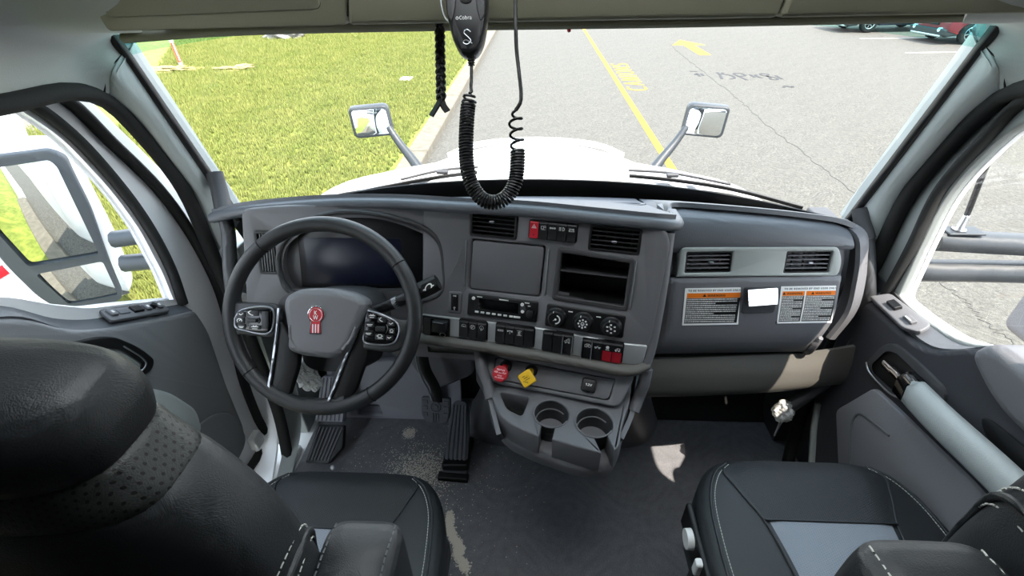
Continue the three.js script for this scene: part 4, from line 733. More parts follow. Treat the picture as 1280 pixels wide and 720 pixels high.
// an air outlet: frame, dark box behind, louvres, vanes and a thumb tab
function outlet(f, u0, v0, u1, v1, { rows = 4, cols = 0, slant = false, frame = M.black, tabU = 0.5, tabV = 0.5, slatMat = M.switch } = {}) {
  const w = u1 - u0, h = v1 - v0, e = 0.006;
  const vent = part(dash, 'air_vent', plate(f, box4(u0, v0, u1, v1), 0.03, { n: 0.003, b: 0.002, r: 0.006, holes: [box4(u0 + e, v0 + e, u1 - e, v1 - e)], hr: 0.003 }), frame);
  part(vent, 'duct', plate(f, box4(u0 + 0.002, v0 + 0.002, u1 - 0.002, v1 - 0.002), 0.006, { n: -0.032, b: 0 }), M.deepBlack);
  if (!slant) {
    for (let i = 0; i < rows; i++) part(vent, 'louvre', block(f, (u0 + u1) / 2, v0 + e + ((h - 2 * e) * (i + 0.7)) / (rows + 0.4), -0.006, w - 2 * e, 0.0028, 0.014, 0.001), slatMat);
    for (let i = 1; i <= cols; i++) part(vent, 'vane', block(f, u0 + (w * i) / (cols + 1), (v0 + v1) / 2, -0.016, 0.0022, h - 2 * e, 0.01, 0.0008), slatMat);
    const tab = part(vent, 'thumb_tab', block(f, u0 + w * tabU, v0 + h * tabV, 0.003, 0.012, 0.006, 0.01, 0.002), M.satin);
  } else for (let i = 0; i < 5; i++) part(vent, 'louvre', f.put(rbox(0.0028, h - 2 * e, 0.014, 0.001).rotateZ(-0.05).translate(u0 + e + ((w - 2 * e) * (i + 0.5)) / 5, (v0 + v1) / 2, -0.006)), M.charcoal);
  return vent;
}
outlet(LF, -0.442, -0.008, -0.393, 0.106, { slant: true });
outlet(S, -0.117, 0.165, 0.001, 0.225, { rows: 4, cols: 0, tabU: 0.47, tabV: 0.66 });
outlet(S, 0.175, 0.16, 0.294, 0.22, { rows: 4, cols: 5, tabV: 0.42 });
// rocker switches in their banks
function rockerGeo(w, h) {
  const s = new THREE.Shape([[-h / 2, 0], [-h / 2, 0.007], [-h * 0.08, 0.0045], [h * 0.42, 0.0062], [h / 2, 0.004], [h / 2, 0]].map((q) => new THREE.Vector2(...q)));
  return new THREE.ExtrudeGeometry(s, { depth: w, bevelEnabled: false }).applyMatrix4(new THREE.Matrix4().makeBasis(V(0, 1, 0), V(0, 0, 1), V(1, 0, 0))).translate(-w / 2, 0, 0);
}
function bank(f, u0, v0, u1, v1, cells, labels = {}, n = 0.004) {
  const b = part(dash, 'switch_bank', plate(f, box4(u0, v0, u1, v1), 0.014, { n, b: 0.002, r: 0.006 }), M.black);
  const w = (u1 - u0 - 0.006) / cells.length, h = v1 - v0 - 0.007;
  cells.forEach((c, i) => {
    const ww = w - 0.0016, g = printed(rockerGeo(ww, h), -ww / 2, -h / 2, ww / 2, h / 2, cellUV(c));
    g.translate(u0 + 0.003 + w * (i + 0.5), (v0 + v1) / 2, n);
    part(b, 'rocker_switch', toCreasedNormals(f.put(g), 0.3), M.print, labels[i]).geometry.userData.uv = true;
  });
  return b;
}
bank(S, 0.03, 0.173, 0.148, 0.219, [1, 2, 3, 4, 5], { 0: 'red hazard rocker switch' });
// blank cover, bright strips, open cubby
part(dash, 'cover_panel', plate(S, [[-0.112, 0.028], [0.068, 0.031], [0.071, 0.154], [-0.109, 0.153]], 0.02, { n: 0.001, b: 0.002, r: 0.008 }), M.charcoal);
for (const [u, v0, v1] of [[-0.126, 0.035, 0.151], [0.083, 0.035, 0.152], [0.291, 0.027, 0.144]]) part(dash, 'bright_strip', block(S, u, (v0 + v1) / 2, 0.001, 0.0034, v1 - v0, 0.006, 0.0015), M.satin);
{
  const cub = part(dash, 'storage_cubby', plate(S, [[0.1, 0.026], [0.285, 0.02], [0.287, 0.149], [0.105, 0.158]], 0.02, { n: 0.004, b: 0.003, r: 0.008, seg: 3, holes: [[[0.113, 0.037], [0.275, 0.032], [0.276, 0.138], [0.115, 0.147]]], hr: 0.004 }), M.charcoalDark);
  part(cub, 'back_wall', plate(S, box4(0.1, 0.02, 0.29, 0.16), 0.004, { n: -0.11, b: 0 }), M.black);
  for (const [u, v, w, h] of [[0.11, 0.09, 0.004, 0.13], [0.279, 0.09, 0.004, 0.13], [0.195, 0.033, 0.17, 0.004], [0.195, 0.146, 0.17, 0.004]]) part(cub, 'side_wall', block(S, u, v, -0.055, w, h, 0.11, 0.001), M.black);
  part(cub, 'shelf', block(S, 0.195, 0.098, -0.06, 0.165, 0.004, 0.095, 0.001), M.charcoalDark);
}
// USB plate
{
  const up = part(dash, 'usb_plate', plate(S, [[-0.17, -0.046], [-0.134, -0.044], [-0.133, 0.015], [-0.169, 0.012]], 0.008, { n: 0.003, b: 0.0025, r: 0.006, seg: 3 }), M.charcoal);
  part(up, 'usb_socket', printed(plate(S, box4(-0.162, -0.038, -0.142, 0.007), 0.004, { n: 0.0045, b: 0.0008, r: 0.002, raw: true }), -0.162, -0.038, -0.142, 0.007, cellUV(24)).applyMatrix4(S.m), M.print);
  part(up, 'port', block(S, -0.152, -0.012, 0.0048, 0.006, 0.013, 0.0014, 0.0004), M.deepBlack);
}
// radio
{
  const r = part(dash, 'radio', plate(S, [[-0.117, -0.043], [0.067, -0.04], [0.068, 0.015], [-0.115, 0.014]], 0.02, { n: 0.006, b: 0.003, r: 0.004, seg: 3 }), M.black);
  part(r, 'display', plate(S, box4(-0.086, -0.022, 0.018, 0.006), 0.002, { n: 0.0068, b: 0.0004, r: 0.001 }), M.blackGloss);
  for (let k = 0; k < 8; k++) part(r, 'preset_key', block(S, -0.09 + k * 0.0152, -0.0315, 0.007, k === 7 ? 0.018 : 0.0098, 0.0048, 0.003, 0.001), M.whitePrint);
  for (const [u, v] of [[-0.1, 0.004], [0.028, 0.004], [0.03, -0.014]]) part(r, 'round_key', S.put(new THREE.CylinderGeometry(0.0042, 0.0046, 0.004, 20).rotateX(Math.PI / 2).translate(u, v, 0.007)), M.whitePrint);
  const kn = part(r, 'volume_knob', S.put(new THREE.LatheGeometry([[0, 0.014], [0.008, 0.0138], [0.0098, 0.012], [0.0105, 0], [0, 0]].map((q) => new THREE.Vector2(...q)), 28).rotateX(Math.PI / 2).translate(0.05, -0.016, 0.005)), M.switch);
  part(r, 'menu_key', S.put(new THREE.CylinderGeometry(0.0075, 0.008, 0.004, 20).rotateX(Math.PI / 2).translate(0.031, -0.006, 0.0062)), M.charcoalDark);
  part(r, 'disc_slot', block(S, -0.104, -0.014, 0.0064, 0.012, 0.024, 0.001, 0.0004), M.deepBlack);
  for (const [u, v, w] of [[-0.084, 0.0095, 0.014], [-0.02, 0.0095, 0.024], [0.04, 0.0095, 0.012], [0.046, 0.002, 0.007]]) part(r, 'printed_mark', block(S, u, v, 0.0063, w, 0.0026, 0.0005, 0.0002), M.whitePrint);
}
// climate panel with three dials
{
  const c = part(dash, 'climate_panel', plate(S, [[0.088, -0.046], [0.283, -0.051], [0.284, 0.008], [0.09, 0.014]], 0.012, { n: 0.004, b: 0.003, r: 0.006, seg: 3 }), M.black);
  [[0.116, -0.019, 17], [0.183, -0.021, 18], [0.252, -0.024, 19]].forEach(([u, v, cell]) => {
    const k = part(c, 'dial', S.put(new THREE.LatheGeometry([[0.014, 0.0165], [0.019, 0.016], [0.0205, 0.0135], [0.0215, 0.004], [0.0255, 0.003], [0.0265, 0], [0, 0]].map((q) => new THREE.Vector2(...q)), 40).rotateX(Math.PI / 2).translate(u, v, 0.003)), M.switch);
    const face = new THREE.CircleGeometry(0.0165, 32); const cu = cellUV(cell), m = (cu[3] + cu[1]) / 2, hh = (cu[2] - cu[0]) / 2, q = face.attributes.uv;
    for (let i = 0; i < q.count; i++) q.setXY(i, cu[0] + (cu[2] - cu[0]) * q.getX(i), m + hh * (q.getY(i) * 2 - 1)); face.userData.uv = true;
    face.translate(u, v, 0.0196); const f2 = S.put(face); f2.userData.uv = true; part(k, 'dial_face', f2, M.print);
    part(k, 'pointer', block(S, u - 0.006, v + 0.018, 0.0185, 0.0018, 0.005, 0.002, 0.0006), M.whitePrint);
  });
  for (const [u, v] of [[0.15, 0.001], [0.219, -0.003]]) part(c, 'printed_mark', block(S, u, v, 0.0042, 0.011, 0.0028, 0.0005, 0.0002), M.whitePrint);
}
// silver band and its five banks
part(dash, 'silver_band', plate(S, [[-0.243, -0.112], [0.3, -0.116], [0.338, -0.112, 0.015], [0.343, -0.06, 0.006], [0.29, -0.062], [0.07, -0.053], [-0.243, -0.06]], 0.012, { n: 0.006, b: 0.003, r: 0.003, seg: 3 }), M.silver);
{
  const b = part(dash, 'headlamp_switch', plate(S, box4(-0.24, -0.119, -0.162, -0.062), 0.014, { n: 0.009, b: 0.002, r: 0.004 }), M.black);
  part(b, 'rocker', block(S, -0.222, -0.09, 0.01, 0.02, 0.048, 0.012, 0.002), M.switch);
  part(b, 'hooded_lever', plate(S, [[-0.208, -0.1], [-0.168, -0.097], [-0.166, -0.066], [-0.208, -0.068]], 0.03, { n: 0.026, b: 0.004, r: 0.004, seg: 3 }), M.switch);
  part(b, 'lever_mark', printed(plate(S, box4(-0.192, -0.117, -0.17, -0.1), 0.003, { n: 0.0105, b: 0.0003, r: 0.001, raw: true }), -0.197, -0.13, -0.165, -0.087, cellUV(26)).applyMatrix4(S.m), M.print);
  part(b, 'lever_edge', block(S, -0.188, -0.07, 0.0262, 0.028, 0.0016, 0.001, 0.0004), M.satin);
}
bank(S, -0.137, -0.108, -0.058, -0.056, [6, 7, 8], {}, 0.009);
bank(S, -0.038, -0.108, 0.067, -0.053, [9, 10, 11, 0], {}, 0.009);
const b3 = bank(S, 0.086, -0.111, 0.165, -0.055, [0, 0, 12], {}, 0.009);
const b4 = bank(S, 0.186, -0.115, 0.289, -0.06, [13, 14, 15, 16], { 2: 'rocker switch with red lower half', 3: 'rocker switch with red lower half' }, 0.009);
for (const [b, u, v] of [[b3, 0.139, -0.084], [b3, 0.163, -0.084], [b4, 0.187, -0.088], [b4, 0.2115, -0.088]]) part(b, 'guard_rib', block(S, u, v, 0.016, 0.0022, 0.05, 0.016, 0.001), M.satin);
// rolled lower lip, slot panel, knee panel
part(dash, 'lower_lip', sweep([S.at(-0.33, -0.128, 0.0), S.at(-0.2, -0.126, 0.004), S.at(0.0, -0.123, 0.006), S.at(0.2, -0.126, 0.006), S.at(0.31, -0.128, 0.004), S.at(0.345, -0.118, -0.02)], rect(0.026, 0.05, 0.35), { n: 40, up: S.n }), M.lipBrown);
{
  const sp = part(dash, 'slot_panel', plate(S, [[-0.36, -0.135], [-0.075, -0.135], [-0.07, -0.175, 0.02], [-0.34, -0.2, 0.02]], 0.02, { n: -0.004, b: 0.004, r: 0.006, holes: [[[-0.236, -0.151], [-0.09, -0.147], [-0.09, -0.162], [-0.23, -0.177]]], hr: 0.004 }), M.charcoal);
  part(sp, 'slot', plate(S, box4(-0.25, -0.185, -0.08, -0.14), 0.004, { n: -0.018, b: 0 }), M.deepBlack);
  part(dash, 'knee_panel', loft([[V(-0.86, 0.79, -1.13), V(-0.6, 0.765, -1.06), V(-0.4, 0.75, -1.03), V(-0.2, 0.745, -1.0), V(-0.1, 0.745, -0.985)], [V(-0.86, 0.745, -1.12), V(-0.6, 0.72, -1.045), V(-0.4, 0.705, -1.01), V(-0.2, 0.7, -0.98), V(-0.1, 0.7, -0.965)], [V(-0.86, 0.72, -1.16), V(-0.6, 0.695, -1.09), V(-0.4, 0.68, -1.06), V(-0.2, 0.675, -1.03), V(-0.1, 0.675, -1.0)], [V(-0.86, 0.71, -1.45), V(-0.6, 0.7, -1.45), V(-0.4, 0.69, -1.45), V(-0.2, 0.68, -1.45), V(-0.1, 0.68, -1.45)]], { nu: 20, nv: 18, thick: 0.01 }), M.lipBrown);
  part(dash, 'under_cover', plate(new Frame([-0.3, 0.42, -1.2], [1, 0, 0], [0, 1, -0.12]), [[-0.18, 0.28], [0.1, 0.28], [0.1, -0.02, 0.03], [-0.05, -0.1, 0.05], [-0.12, 0.0, 0.06]], 0.06, { b: 0.015, seg: 4, r: 0.02 }), M.charcoal);
}
// padded top: front brow, flat top with a shallow tray, right-hand shoulder
{
  const brow = [[-0.885, 1.02, -1.16], [-0.78, 1.052, -1.135], [-0.62, 1.077, -1.118], [-0.48, 1.088, -1.112], [-0.33, 1.093, -1.1], [-0.18, 1.098, -1.07], [-0.02, 1.102, -1.045], [0.14, 1.1, -1.015], [0.27, 1.096, -0.995], [0.325, 1.085, -1.01], [0.34, 1.07, -1.1]].map((p) => V(...p));
  part(dash, 'top_brow', sweep(brow, rect(0.032, 0.026, 0.35), { n: 70, up: V(0, 1, 0.2) }), M.padTop);
  const A = brow.slice(0, 10).map((p) => p.clone().add(V(0, 0.011, -0.004)));
  const lift = (p, z, y) => V(p.x * (z < -1.3 ? 1.02 : 1), y, z);
  const zB = (x) => -1.5 + 0.16 * Math.pow(Math.abs(x) / 0.9, 2.4);
  const mid = A.map((p) => V(p.x * 1.005, p.y + (0.925 - p.y) * 0.42, p.z + (zB(p.x) - p.z) * 0.4)), m2 = A.map((p) => V(p.x * 1.01, p.y + (0.925 - p.y) * 0.82, p.z + (zB(p.x) - p.z) * 0.8)), B = A.map((p) => V(p.x * 1.02, 0.925, zB(p.x)));
  part(dash, 'top_pad', loft([A, mid, m2, B], { nu: 60, nv: 18, thick: 0.012 }), M.padTop);
  part(dash, 'top_tray', plate(new Frame([0.12, 1.0, -1.3], [1, 0, 0], [0, -0.36, -1]), [[-0.16, -0.028, 0.01], [0.19, -0.03, 0.02], [0.21, 0.02, 0.02], [-0.16, 0.025, 0.01]], 0.014, { n: 0.006, b: 0.004, holes: [[[-0.15, -0.02], [0.175, -0.022], [0.195, 0.013], [-0.15, 0.018]]], hr: 0.012 }), M.padTop);
  // passenger shoulder
  const R0 = [V(0.325, 1.09, -1.0), V(0.34, 1.083, -1.08), ...[[-0.24, 0], [-0.15, 0.2], [0, 0.7], [0.12, 1.2], [0.19, 1.6], [0.235, 2.1]].map(([u, k]) => PF.at(u, 0.213 - 0.03 * k, -0.03))];
  const R1 = R0.map((p, i) => V(p.x * 1.02, p.y - 0.028, p.z - 0.07));
  const R2 = R0.map((p) => V(p.x * 1.06, 0.925, -1.5 + 0.18 * Math.pow(p.x / 0.88, 2.4)));
  part(dash, 'passenger_shoulder', loft([R0, R1, R2], { nu: 40, nv: 16, thick: 0.012 }), M.padTop);
}
// passenger side: padded upper face, vent panel, glove box, knee panel
{
  const prof = (u, k) => [[0.0, 0.212 - 0.03 * k, -0.1], [0.0, 0.205 - 0.03 * k, -0.03], [0, 0.185 - 0.03 * k, -0.004], [0, 0.12 - 0.006 * k, 0.004], [0, 0.1 - 0.0 * k, -0.004]].map(([, v, n]) => PF.at(u, v, n));
  const us = [-0.262, -0.24, -0.15, 0, 0.12, 0.19, 0.222], ks = [0.1, 0, 0.2, 0.7, 1.2, 1.6, 2.0];
  const rowsT = prof(0, 0).map((_, j) => us.map((u, i) => prof(u, ks[i])[j]));
  part(dash, 'passenger_pad', loft(rowsT, { nu: 40, nv: 24, thick: 0.012 }), M.padTop);
  part(dash, 'vent_panel', plate(PF, [[-0.228, 0.036, 0.004], [0.196, 0.032, 0.012], [0.2, 0.07, 0.02], [0.182, 0.111, 0.014], [-0.222, 0.116, 0.014]], 0.03, { n: 0.006, b: 0.004, r: 0.004, seg: 3, holes: [box4(-0.206, 0.047, -0.087, 0.103), box4(0.052, 0.042, 0.17, 0.1)], hr: 0.004 }), M.greyTrim);
  part(dash, 'passenger_core', plate(PF, [[-0.25, -0.19], [0.2, -0.18], [0.228, -0.1], [0.236, 0.06], [0.222, 0.15], [-0.24, 0.19]], 0.1, { n: -0.03, b: 0.01, seg: 3, r: 0.02 }), M.charcoal);
  outlet(PF, -0.208, 0.044, -0.085, 0.105, { rows: 4, cols: 4, tabU: 0.55, tabV: 0.5, slatMat: M.charcoal });
  outlet(PF, 0.05, 0.039, 0.172, 0.102, { rows: 4, cols: 3, tabU: 0.55, tabV: 0.47, slatMat: M.charcoal });
  const gb = (v, n) => [-0.262, -0.248, -0.234, -0.21, -0.15, -0.1, -0.05, 0, 0.05, 0.1, 0.15, 0.185, 0.2, 0.209, 0.216].map((u, i) => PF.at(u + (v < -0.1 ? -0.02 : 0) * (i < 4 || i > 11 ? 1 : 0), v, n - (i === 0 || i === 14 ? 0.02 : i === 1 || i === 13 ? 0.006 : 0)));
  const glove = part(dash, 'glove_box', loft([gb(0.032, -0.02), gb(0.03, 0.004), gb(0.0, 0.008), gb(-0.1, 0.008), gb(-0.16, 0.0), gb(-0.205, -0.03), gb(-0.215, -0.06)], { nu: 70, nv: 40, thick: 0.01 }), M.charcoal);
  const latch = part(glove, 'latch', plate(PF, [[-0.045, -0.068], [0.043, -0.067], [0.043, 0.007], [-0.047, 0.007]], 0.01, { n: 0.0125, b: 0.002, r: 0.01, seg: 3, holes: [[[-0.041, -0.063], [0.039, -0.062], [0.039, 0.003], [-0.043, 0.003]]], hr: 0.008 }), M.charcoalDark);
  part(glove, 'latch_cup', plate(PF, box4(-0.044, -0.065, 0.041, 0.003), 0.004, { n: 0.01, b: 0.0005, r: 0.008 }), M.greyTrim);
  part(glove, 'latch_paddle', loft([[PF.at(-0.042, 0.004, 0.024), PF.at(0.04, 0.004, 0.012)], [PF.at(-0.042, -0.016, 0.031), PF.at(0.04, -0.016, 0.019)], [PF.at(-0.041, -0.036, 0.038), PF.at(0.039, -0.036, 0.026)]], { nu: 8, nv: 12, thick: 0.003 }), M.chrome, 'chrome latch paddle');
  const label = (w, h, draw, pts, nm, lb) => {
    const [[u0, v0], [u1], , [, v1]] = pts;
    const g = printed(plate(PF, pts, 0.0014, { n: 0.0102, b: 0, r: 0.002, raw: true }), u0, v0, u1, v1);
    part(glove, nm, g.applyMatrix4(PF.m), canvasMat(w, h, draw, { roughness: 0.28 }), lb);
  };
  const lines = (g, x, y, w, h, n, fill) => { const lh = h / n; for (let i = 0; i < n; i++) { let p = x; const end = x + w * ((i * 7919) % 5 === 3 ? 0.55 : 0.97); while (p < end) { const k = 4 + ((p * 13 + i * 31) % 17); g.fillStyle = fill; g.fillRect(p, y + i * lh + lh * 0.18, Math.min(k, end - p), lh * 0.52); p += k + 3; } } };
  const head = (g, x, y, w, h) => { g.fillStyle = '#ef7d22'; g.fillRect(x, y, w, h); g.fillStyle = '#1b1512'; g.font = `bold ${Math.round(h * 0.66)}px sans-serif`; g.textAlign = 'center'; g.fillText('WARNING', x + w * 0.55, y + h * 0.74); const a = x + w * 0.55 - g.measureText('WARNING').width / 2 - h * 0.5; g.beginPath(); g.moveTo(a, y + h * 0.2); g.lineTo(a + h * 0.34, y + h * 0.76); g.lineTo(a - h * 0.34, y + h * 0.76); g.fill(); };
  label(512, 384, (g, w, h) => { g.fillStyle = '#f1f1ee'; g.fillRect(0, 0, w, h); g.fillStyle = '#3a3d40'; g.font = 'bold 27px sans-serif'; g.textAlign = 'center'; g.fillText('TO BE REMOVED BY END USER ONLY', w / 2, 34, w - 30); head(g, 18, 50, w - 36, 50); g.fillStyle = '#141414'; g.fillRect(18, 102, w - 36, h - 122); lines(g, 24, 106, w - 50, h - 132, 12, '#e9e9e6'); }, [[-0.2, -0.1], [-0.048, -0.1], [-0.056, 0.006], [-0.202, 0.006]], 'warning_label', 'white sticker with one orange warning band and dark text block');
  label(512, 384, (g, w, h) => { g.fillStyle = '#f1f1ee'; g.fillRect(0, 0, w, h); g.fillStyle = '#3a3d40'; g.font = 'bold 27px sans-serif'; g.textAlign = 'center'; g.fillText('TO BE REMOVED BY END USER ONLY', w / 2, 34, w - 30); for (const [x, ww] of [[14, 196], [224, 274]]) { head(g, x, 50, ww, 44); g.fillStyle = '#3a3937'; g.fillRect(x, 96, ww, h - 116); lines(g, x + 5, 100, ww - 10, h - 126, 15, '#efeeea'); } }, [[0.056, -0.099], [0.204, -0.099], [0.194, 0.007], [0.05, 0.007]], 'warning_label', 'white sticker with two orange warning bands');
  // end pod beside the door, with a toothed demister outlet
  part(dash, 'end_pod', loft([[PF.at(0.2, 0.15, -0.1), PF.at(0.23, 0.13, -0.02), PF.at(0.242, 0.08, -0.012), PF.at(0.25, 0.0, -0.012), PF.at(0.25, -0.08, -0.016), PF.at(0.225, -0.16, -0.03)], [PF.at(0.25, 0.15, -0.1), PF.at(0.26, 0.13, -0.03), PF.at(0.275, 0.07, -0.03), PF.at(0.285, 0.0, -0.03), PF.at(0.285, -0.08, -0.035), PF.at(0.255, -0.17, -0.05)], [PF.at(0.3, 0.13, -0.18), PF.at(0.305, 0.11, -0.14), PF.at(0.31, 0.06, -0.13), PF.at(0.315, 0.0, -0.13), PF.at(0.315, -0.08, -0.13), PF.at(0.29, -0.18, -0.12)]], { nu: 30, nv: 16, thick: 0.012 }), M.charcoal);
  const dv = part(dash, 'demister', plate(PF, [[0.262, -0.07], [0.28, -0.07], [0.276, 0.068], [0.26, 0.07]], 0.01, { n: -0.016, b: 0.002 }), M.black);
  for (let k = 0; k < 9; k++) part(dv, 'tooth', block(PF, 0.269, -0.06 + k * 0.0152, -0.014, 0.014, 0.006, 0.008, 0.001), M.charcoal);
  part(dash, 'passenger_knee_panel', loft([[PF.at(-0.3, -0.232, -0.05), PF.at(-0.1, -0.226, -0.05), PF.at(0.2, -0.215, -0.05), PF.at(0.34, -0.2, -0.06)], [PF.at(-0.305, -0.29, -0.035), PF.at(-0.1, -0.285, -0.035), PF.at(0.2, -0.28, -0.04), PF.at(0.34, -0.27, -0.06)], [PF.at(-0.31, -0.345, -0.05), PF.at(-0.1, -0.345, -0.05), PF.at(0.15, -0.34, -0.06), PF.at(0.34, -0.33, -0.08)], [PF.at(-0.31, -0.36, -0.3), PF.at(-0.1, -0.36, -0.3), PF.at(0.15, -0.36, -0.3), PF.at(0.34, -0.35, -0.3)]], { nu: 24, nv: 24, thick: 0.012 }), M.lipBrown);
}
// ------------------------------------------------------------------ lower console with cup holders
{
  const con = thing('centre_console', 'lower console with two notched cup holders and parking brake knobs', 'console', [0.06, 0, -0.95]);
  const T = new Frame([0, 0.66, -0.8], [1, 0, 0], [0, 0, -1]);
  const cups = [[0.049, 0.011, 0.0435, [0.033, -0.062]], [0.153, -0.013, 0.0455, [0.177, -0.096]]];
  const key = ([cu, cv, r, [eu, ev]], w) => {       // notch edge, round the cup, back to the front
    const L = Math.hypot(eu - cu, ev - cv), du = (eu - cu) / L, dv = (ev - cv) / L, pu = -dv, pv = du, h = Math.sqrt(r * r - w * w), out = [];
    const a0 = Math.atan2(dv * h - pv * w, du * h - pu * w), a1 = Math.atan2(dv * h + pv * w, du * h + pu * w);
    let sweepA = a1 - a0; while (sweepA > 0) sweepA -= 2 * Math.PI;
    out.push([eu - pu * w, ev - pv * w, 0.002]);
    for (let k = 0; k <= 26; k++) { const a = a0 + (sweepA * k) / 26; out.push([cu + Math.cos(a) * r, cv + Math.sin(a) * r, 0]); }
    out.push([eu + pu * w, ev + pv * w, 0.002]);
    return out;
  };
  // pu,pv points to +u when the notch points to -v: left edge first
  const oLine = [[-0.11, 0.16], [-0.103, 0.055, 0.02], [-0.076, -0.008, 0.04], [-0.02, -0.042, 0.03], ...key(cups[0], 0.0165), [0.1, -0.083, 0.02], ...key(cups[1], 0.0165), [0.207, -0.075, 0.02], [0.216, -0.03, 0.02], [0.255, 0.07, 0.03], [0.268, 0.15, 0.0]];
  const tray = part(con, 'tray', plate(T, oLine, 0.07, { n: 0, b: 0.0035, seg: 3, r: 0, holes: [[[-0.086, 0.08], [-0.006, 0.066], [-0.024, 0.0], [-0.062, 0.022]]], hr: 0.012 }), M.charcoal);
  part(con, 'body', plate(T, [[-0.1, 0.16], [-0.1, 0.05, 0.03], [-0.07, -0.012, 0.04], [0.0, -0.05, 0.04], [0.1, -0.088, 0.02], [0.185, -0.098, 0.03], [0.215, -0.05, 0.04], [0.255, 0.07, 0.03], [0.262, 0.16]], 0.06, { n: -0.062, b: 0.022, seg: 5 }), M.charcoal);
  for (const [cu, cv, r] of cups) {
    const c = part(con, 'cup_holder', new THREE.LatheGeometry([[0, -0.088], [r * 0.82, -0.088], [r * 0.86, -0.05], [r * 0.87, -0.03], [r * 0.97, -0.026], [r * 0.985, -0.004]].map((q) => new THREE.Vector2(...q)), 48, 0.5, 2 * Math.PI).translate(cu, 0.66, -0.8 - cv), M.charcoalDark);
    c.material = c.material.clone(); c.material.side = THREE.DoubleSide;
    part(c, 'rim', new THREE.TorusGeometry(r * 1.0, 0.0022, 6, 48, 4.6).rotateX(Math.PI / 2).rotateY(-0.7 + 0.15).translate(cu, 0.6605, -0.8 - cv), M.charcoal);
    part(c, 'inner_ring', new THREE.TorusGeometry(r * 0.9, 0.0022, 6, 48, 5).rotateX(Math.PI / 2).rotateY(-0.7).translate(cu, 0.632, -0.8 - cv), M.charcoal);
  }
  part(con, 'coin_pocket', plate(T, [[-0.09, 0.084], [-0.002, 0.07], [-0.022, -0.004], [-0.064, 0.018]], 0.004, { n: -0.055, b: 0 }), M.deepBlack);
  // upright knob panel
  const K = tilted([-0.057, 0.731, -0.965], 15, 50);
  const kp = part(con, 'knob_panel', plate(K, [[-0.085, 0.02, 0.005], [-0.052, -0.08, 0.02], [-0.03, -0.095, 0.02], [0.13, -0.09], [0.3, -0.087, 0.02], [0.322, -0.02, 0.01], [0.33, 0.04, 0.005]], 0.025, { n: 0.0, b: 0.003, r: 0.01, seg: 3, holes: [[[-0.039, -0.026], [-0.03, -0.085], [0.274, -0.076], [0.282, -0.02]]], hr: 0.01 }), M.charcoal);
  part(kp, 'inset', plate(K, [[-0.037, -0.028], [-0.028, -0.083], [0.272, -0.074], [0.28, -0.022]], 0.02, { n: -0.0005, b: 0.0015, r: 0.012 }), M.charcoal);
  const rail = (pts, r) => sweep(pts.map((p) => V(...p)), rect(0.03, 0.03, 0.35), { n: 24, up: V(0, 1, 0) });
  part(con, 'side_rail', rail([[-0.145, 0.735, -0.975], [-0.135, 0.7, -0.93], [-0.118, 0.668, -0.9], [-0.108, 0.645, -0.87]]), M.charcoal);
  part(con, 'side_rail', rail([[0.29, 0.735, -0.9], [0.285, 0.7, -0.885], [0.275, 0.655, -0.875], [0.262, 0.632, -0.85]]), M.charcoal);
  const side = (s) => { const x = s < 0 ? [-0.15, -0.12, -0.095, -0.075] : [0.29, 0.275, 0.25, 0.215]; return loft([[V(x[0], 0.74, -1.0), V(x[1], 0.67, -0.92), V(x[2], 0.64, -0.84), V(x[3], 0.63, -0.77)], [V(x[0] * 1.1, 0.5, -1.08), V(x[1] * 1.05, 0.52, -0.99), V(x[2], 0.56, -0.86), V(x[3] * 0.95, 0.585, -0.79)]], { nu: 16, nv: 6, thick: 0.012 }); };
  part(con, 'side_cheek', side(-1), M.charcoal); part(con, 'side_cheek', side(1), M.charcoal);
  // parking brake knobs: stem, octagon or diamond head with print
  const bk = (u, v, sides, rot, mat, matName, lb, draw, hu, hv) => {
    const k = part(con, 'brake_knob', tube([K.at(u, v, -0.002), K.at(u + (hu - u) * 0.4, v + (hv - v) * 0.4, 0.018), K.at(hu, hv, 0.036)], 0.0085, { n: 8, k: 18 }), mat, lb);
    part(k, 'socket', K.put(new THREE.LatheGeometry([[0.008, 0.006], [0.014, 0.006], [0.0165, 0], [0.008, -0.002]].map((q) => new THREE.Vector2(...q)), 28).rotateX(Math.PI / 2).translate(u, v, 0.001)), M.deepBlack);
    const f = new Frame(K.at(hu, hv, 0.034).toArray(), K.u.toArray(), K.v.toArray());
    const pts = Array.from({ length: sides }, (_, i) => { const a = rot + (i * 2 * Math.PI) / sides, R0 = sides === 8 ? 0.0222 : 0.0262; return [Math.cos(a) * R0, Math.sin(a) * R0, sides === 8 ? 0.002 : 0.006]; });
    part(k, 'knob_head', plate(f, pts, 0.009, { n: 0.004, b: 0.0025, seg: 3, r: 0.002 }), mat);
    const pr = pts.map(([a, b, r]) => [a * 0.86, b * 0.86, r]);
    part(k, 'knob_print', printed(plate(f, pr, 0.0008, { n: 0.0046, b: 0, r: 0.002, raw: true }), -0.022, -0.022, 0.022, 0.022).applyMatrix4(f.m), canvasMat(128, 128, draw, { roughness: 0.35 }));
  };
  bk(-0.005, -0.046, 8, Math.PI / 8, M.red, 'red', 'red octagonal brake knob', (g) => { g.fillStyle = '#b01322'; g.fillRect(0, 0, 128, 128); g.fillStyle = '#f0d8d8'; g.textAlign = 'center'; g.font = 'bold 17px sans-serif'; g.fillText('TRAILER', 64, 42); g.fillText('AIR SUPPLY', 64, 62, 100); g.font = 'bold 14px sans-serif'; g.fillText('PUSH', 64, 84); g.fillText('TO SUPPLY', 64, 100, 80); }, -0.006, -0.07);
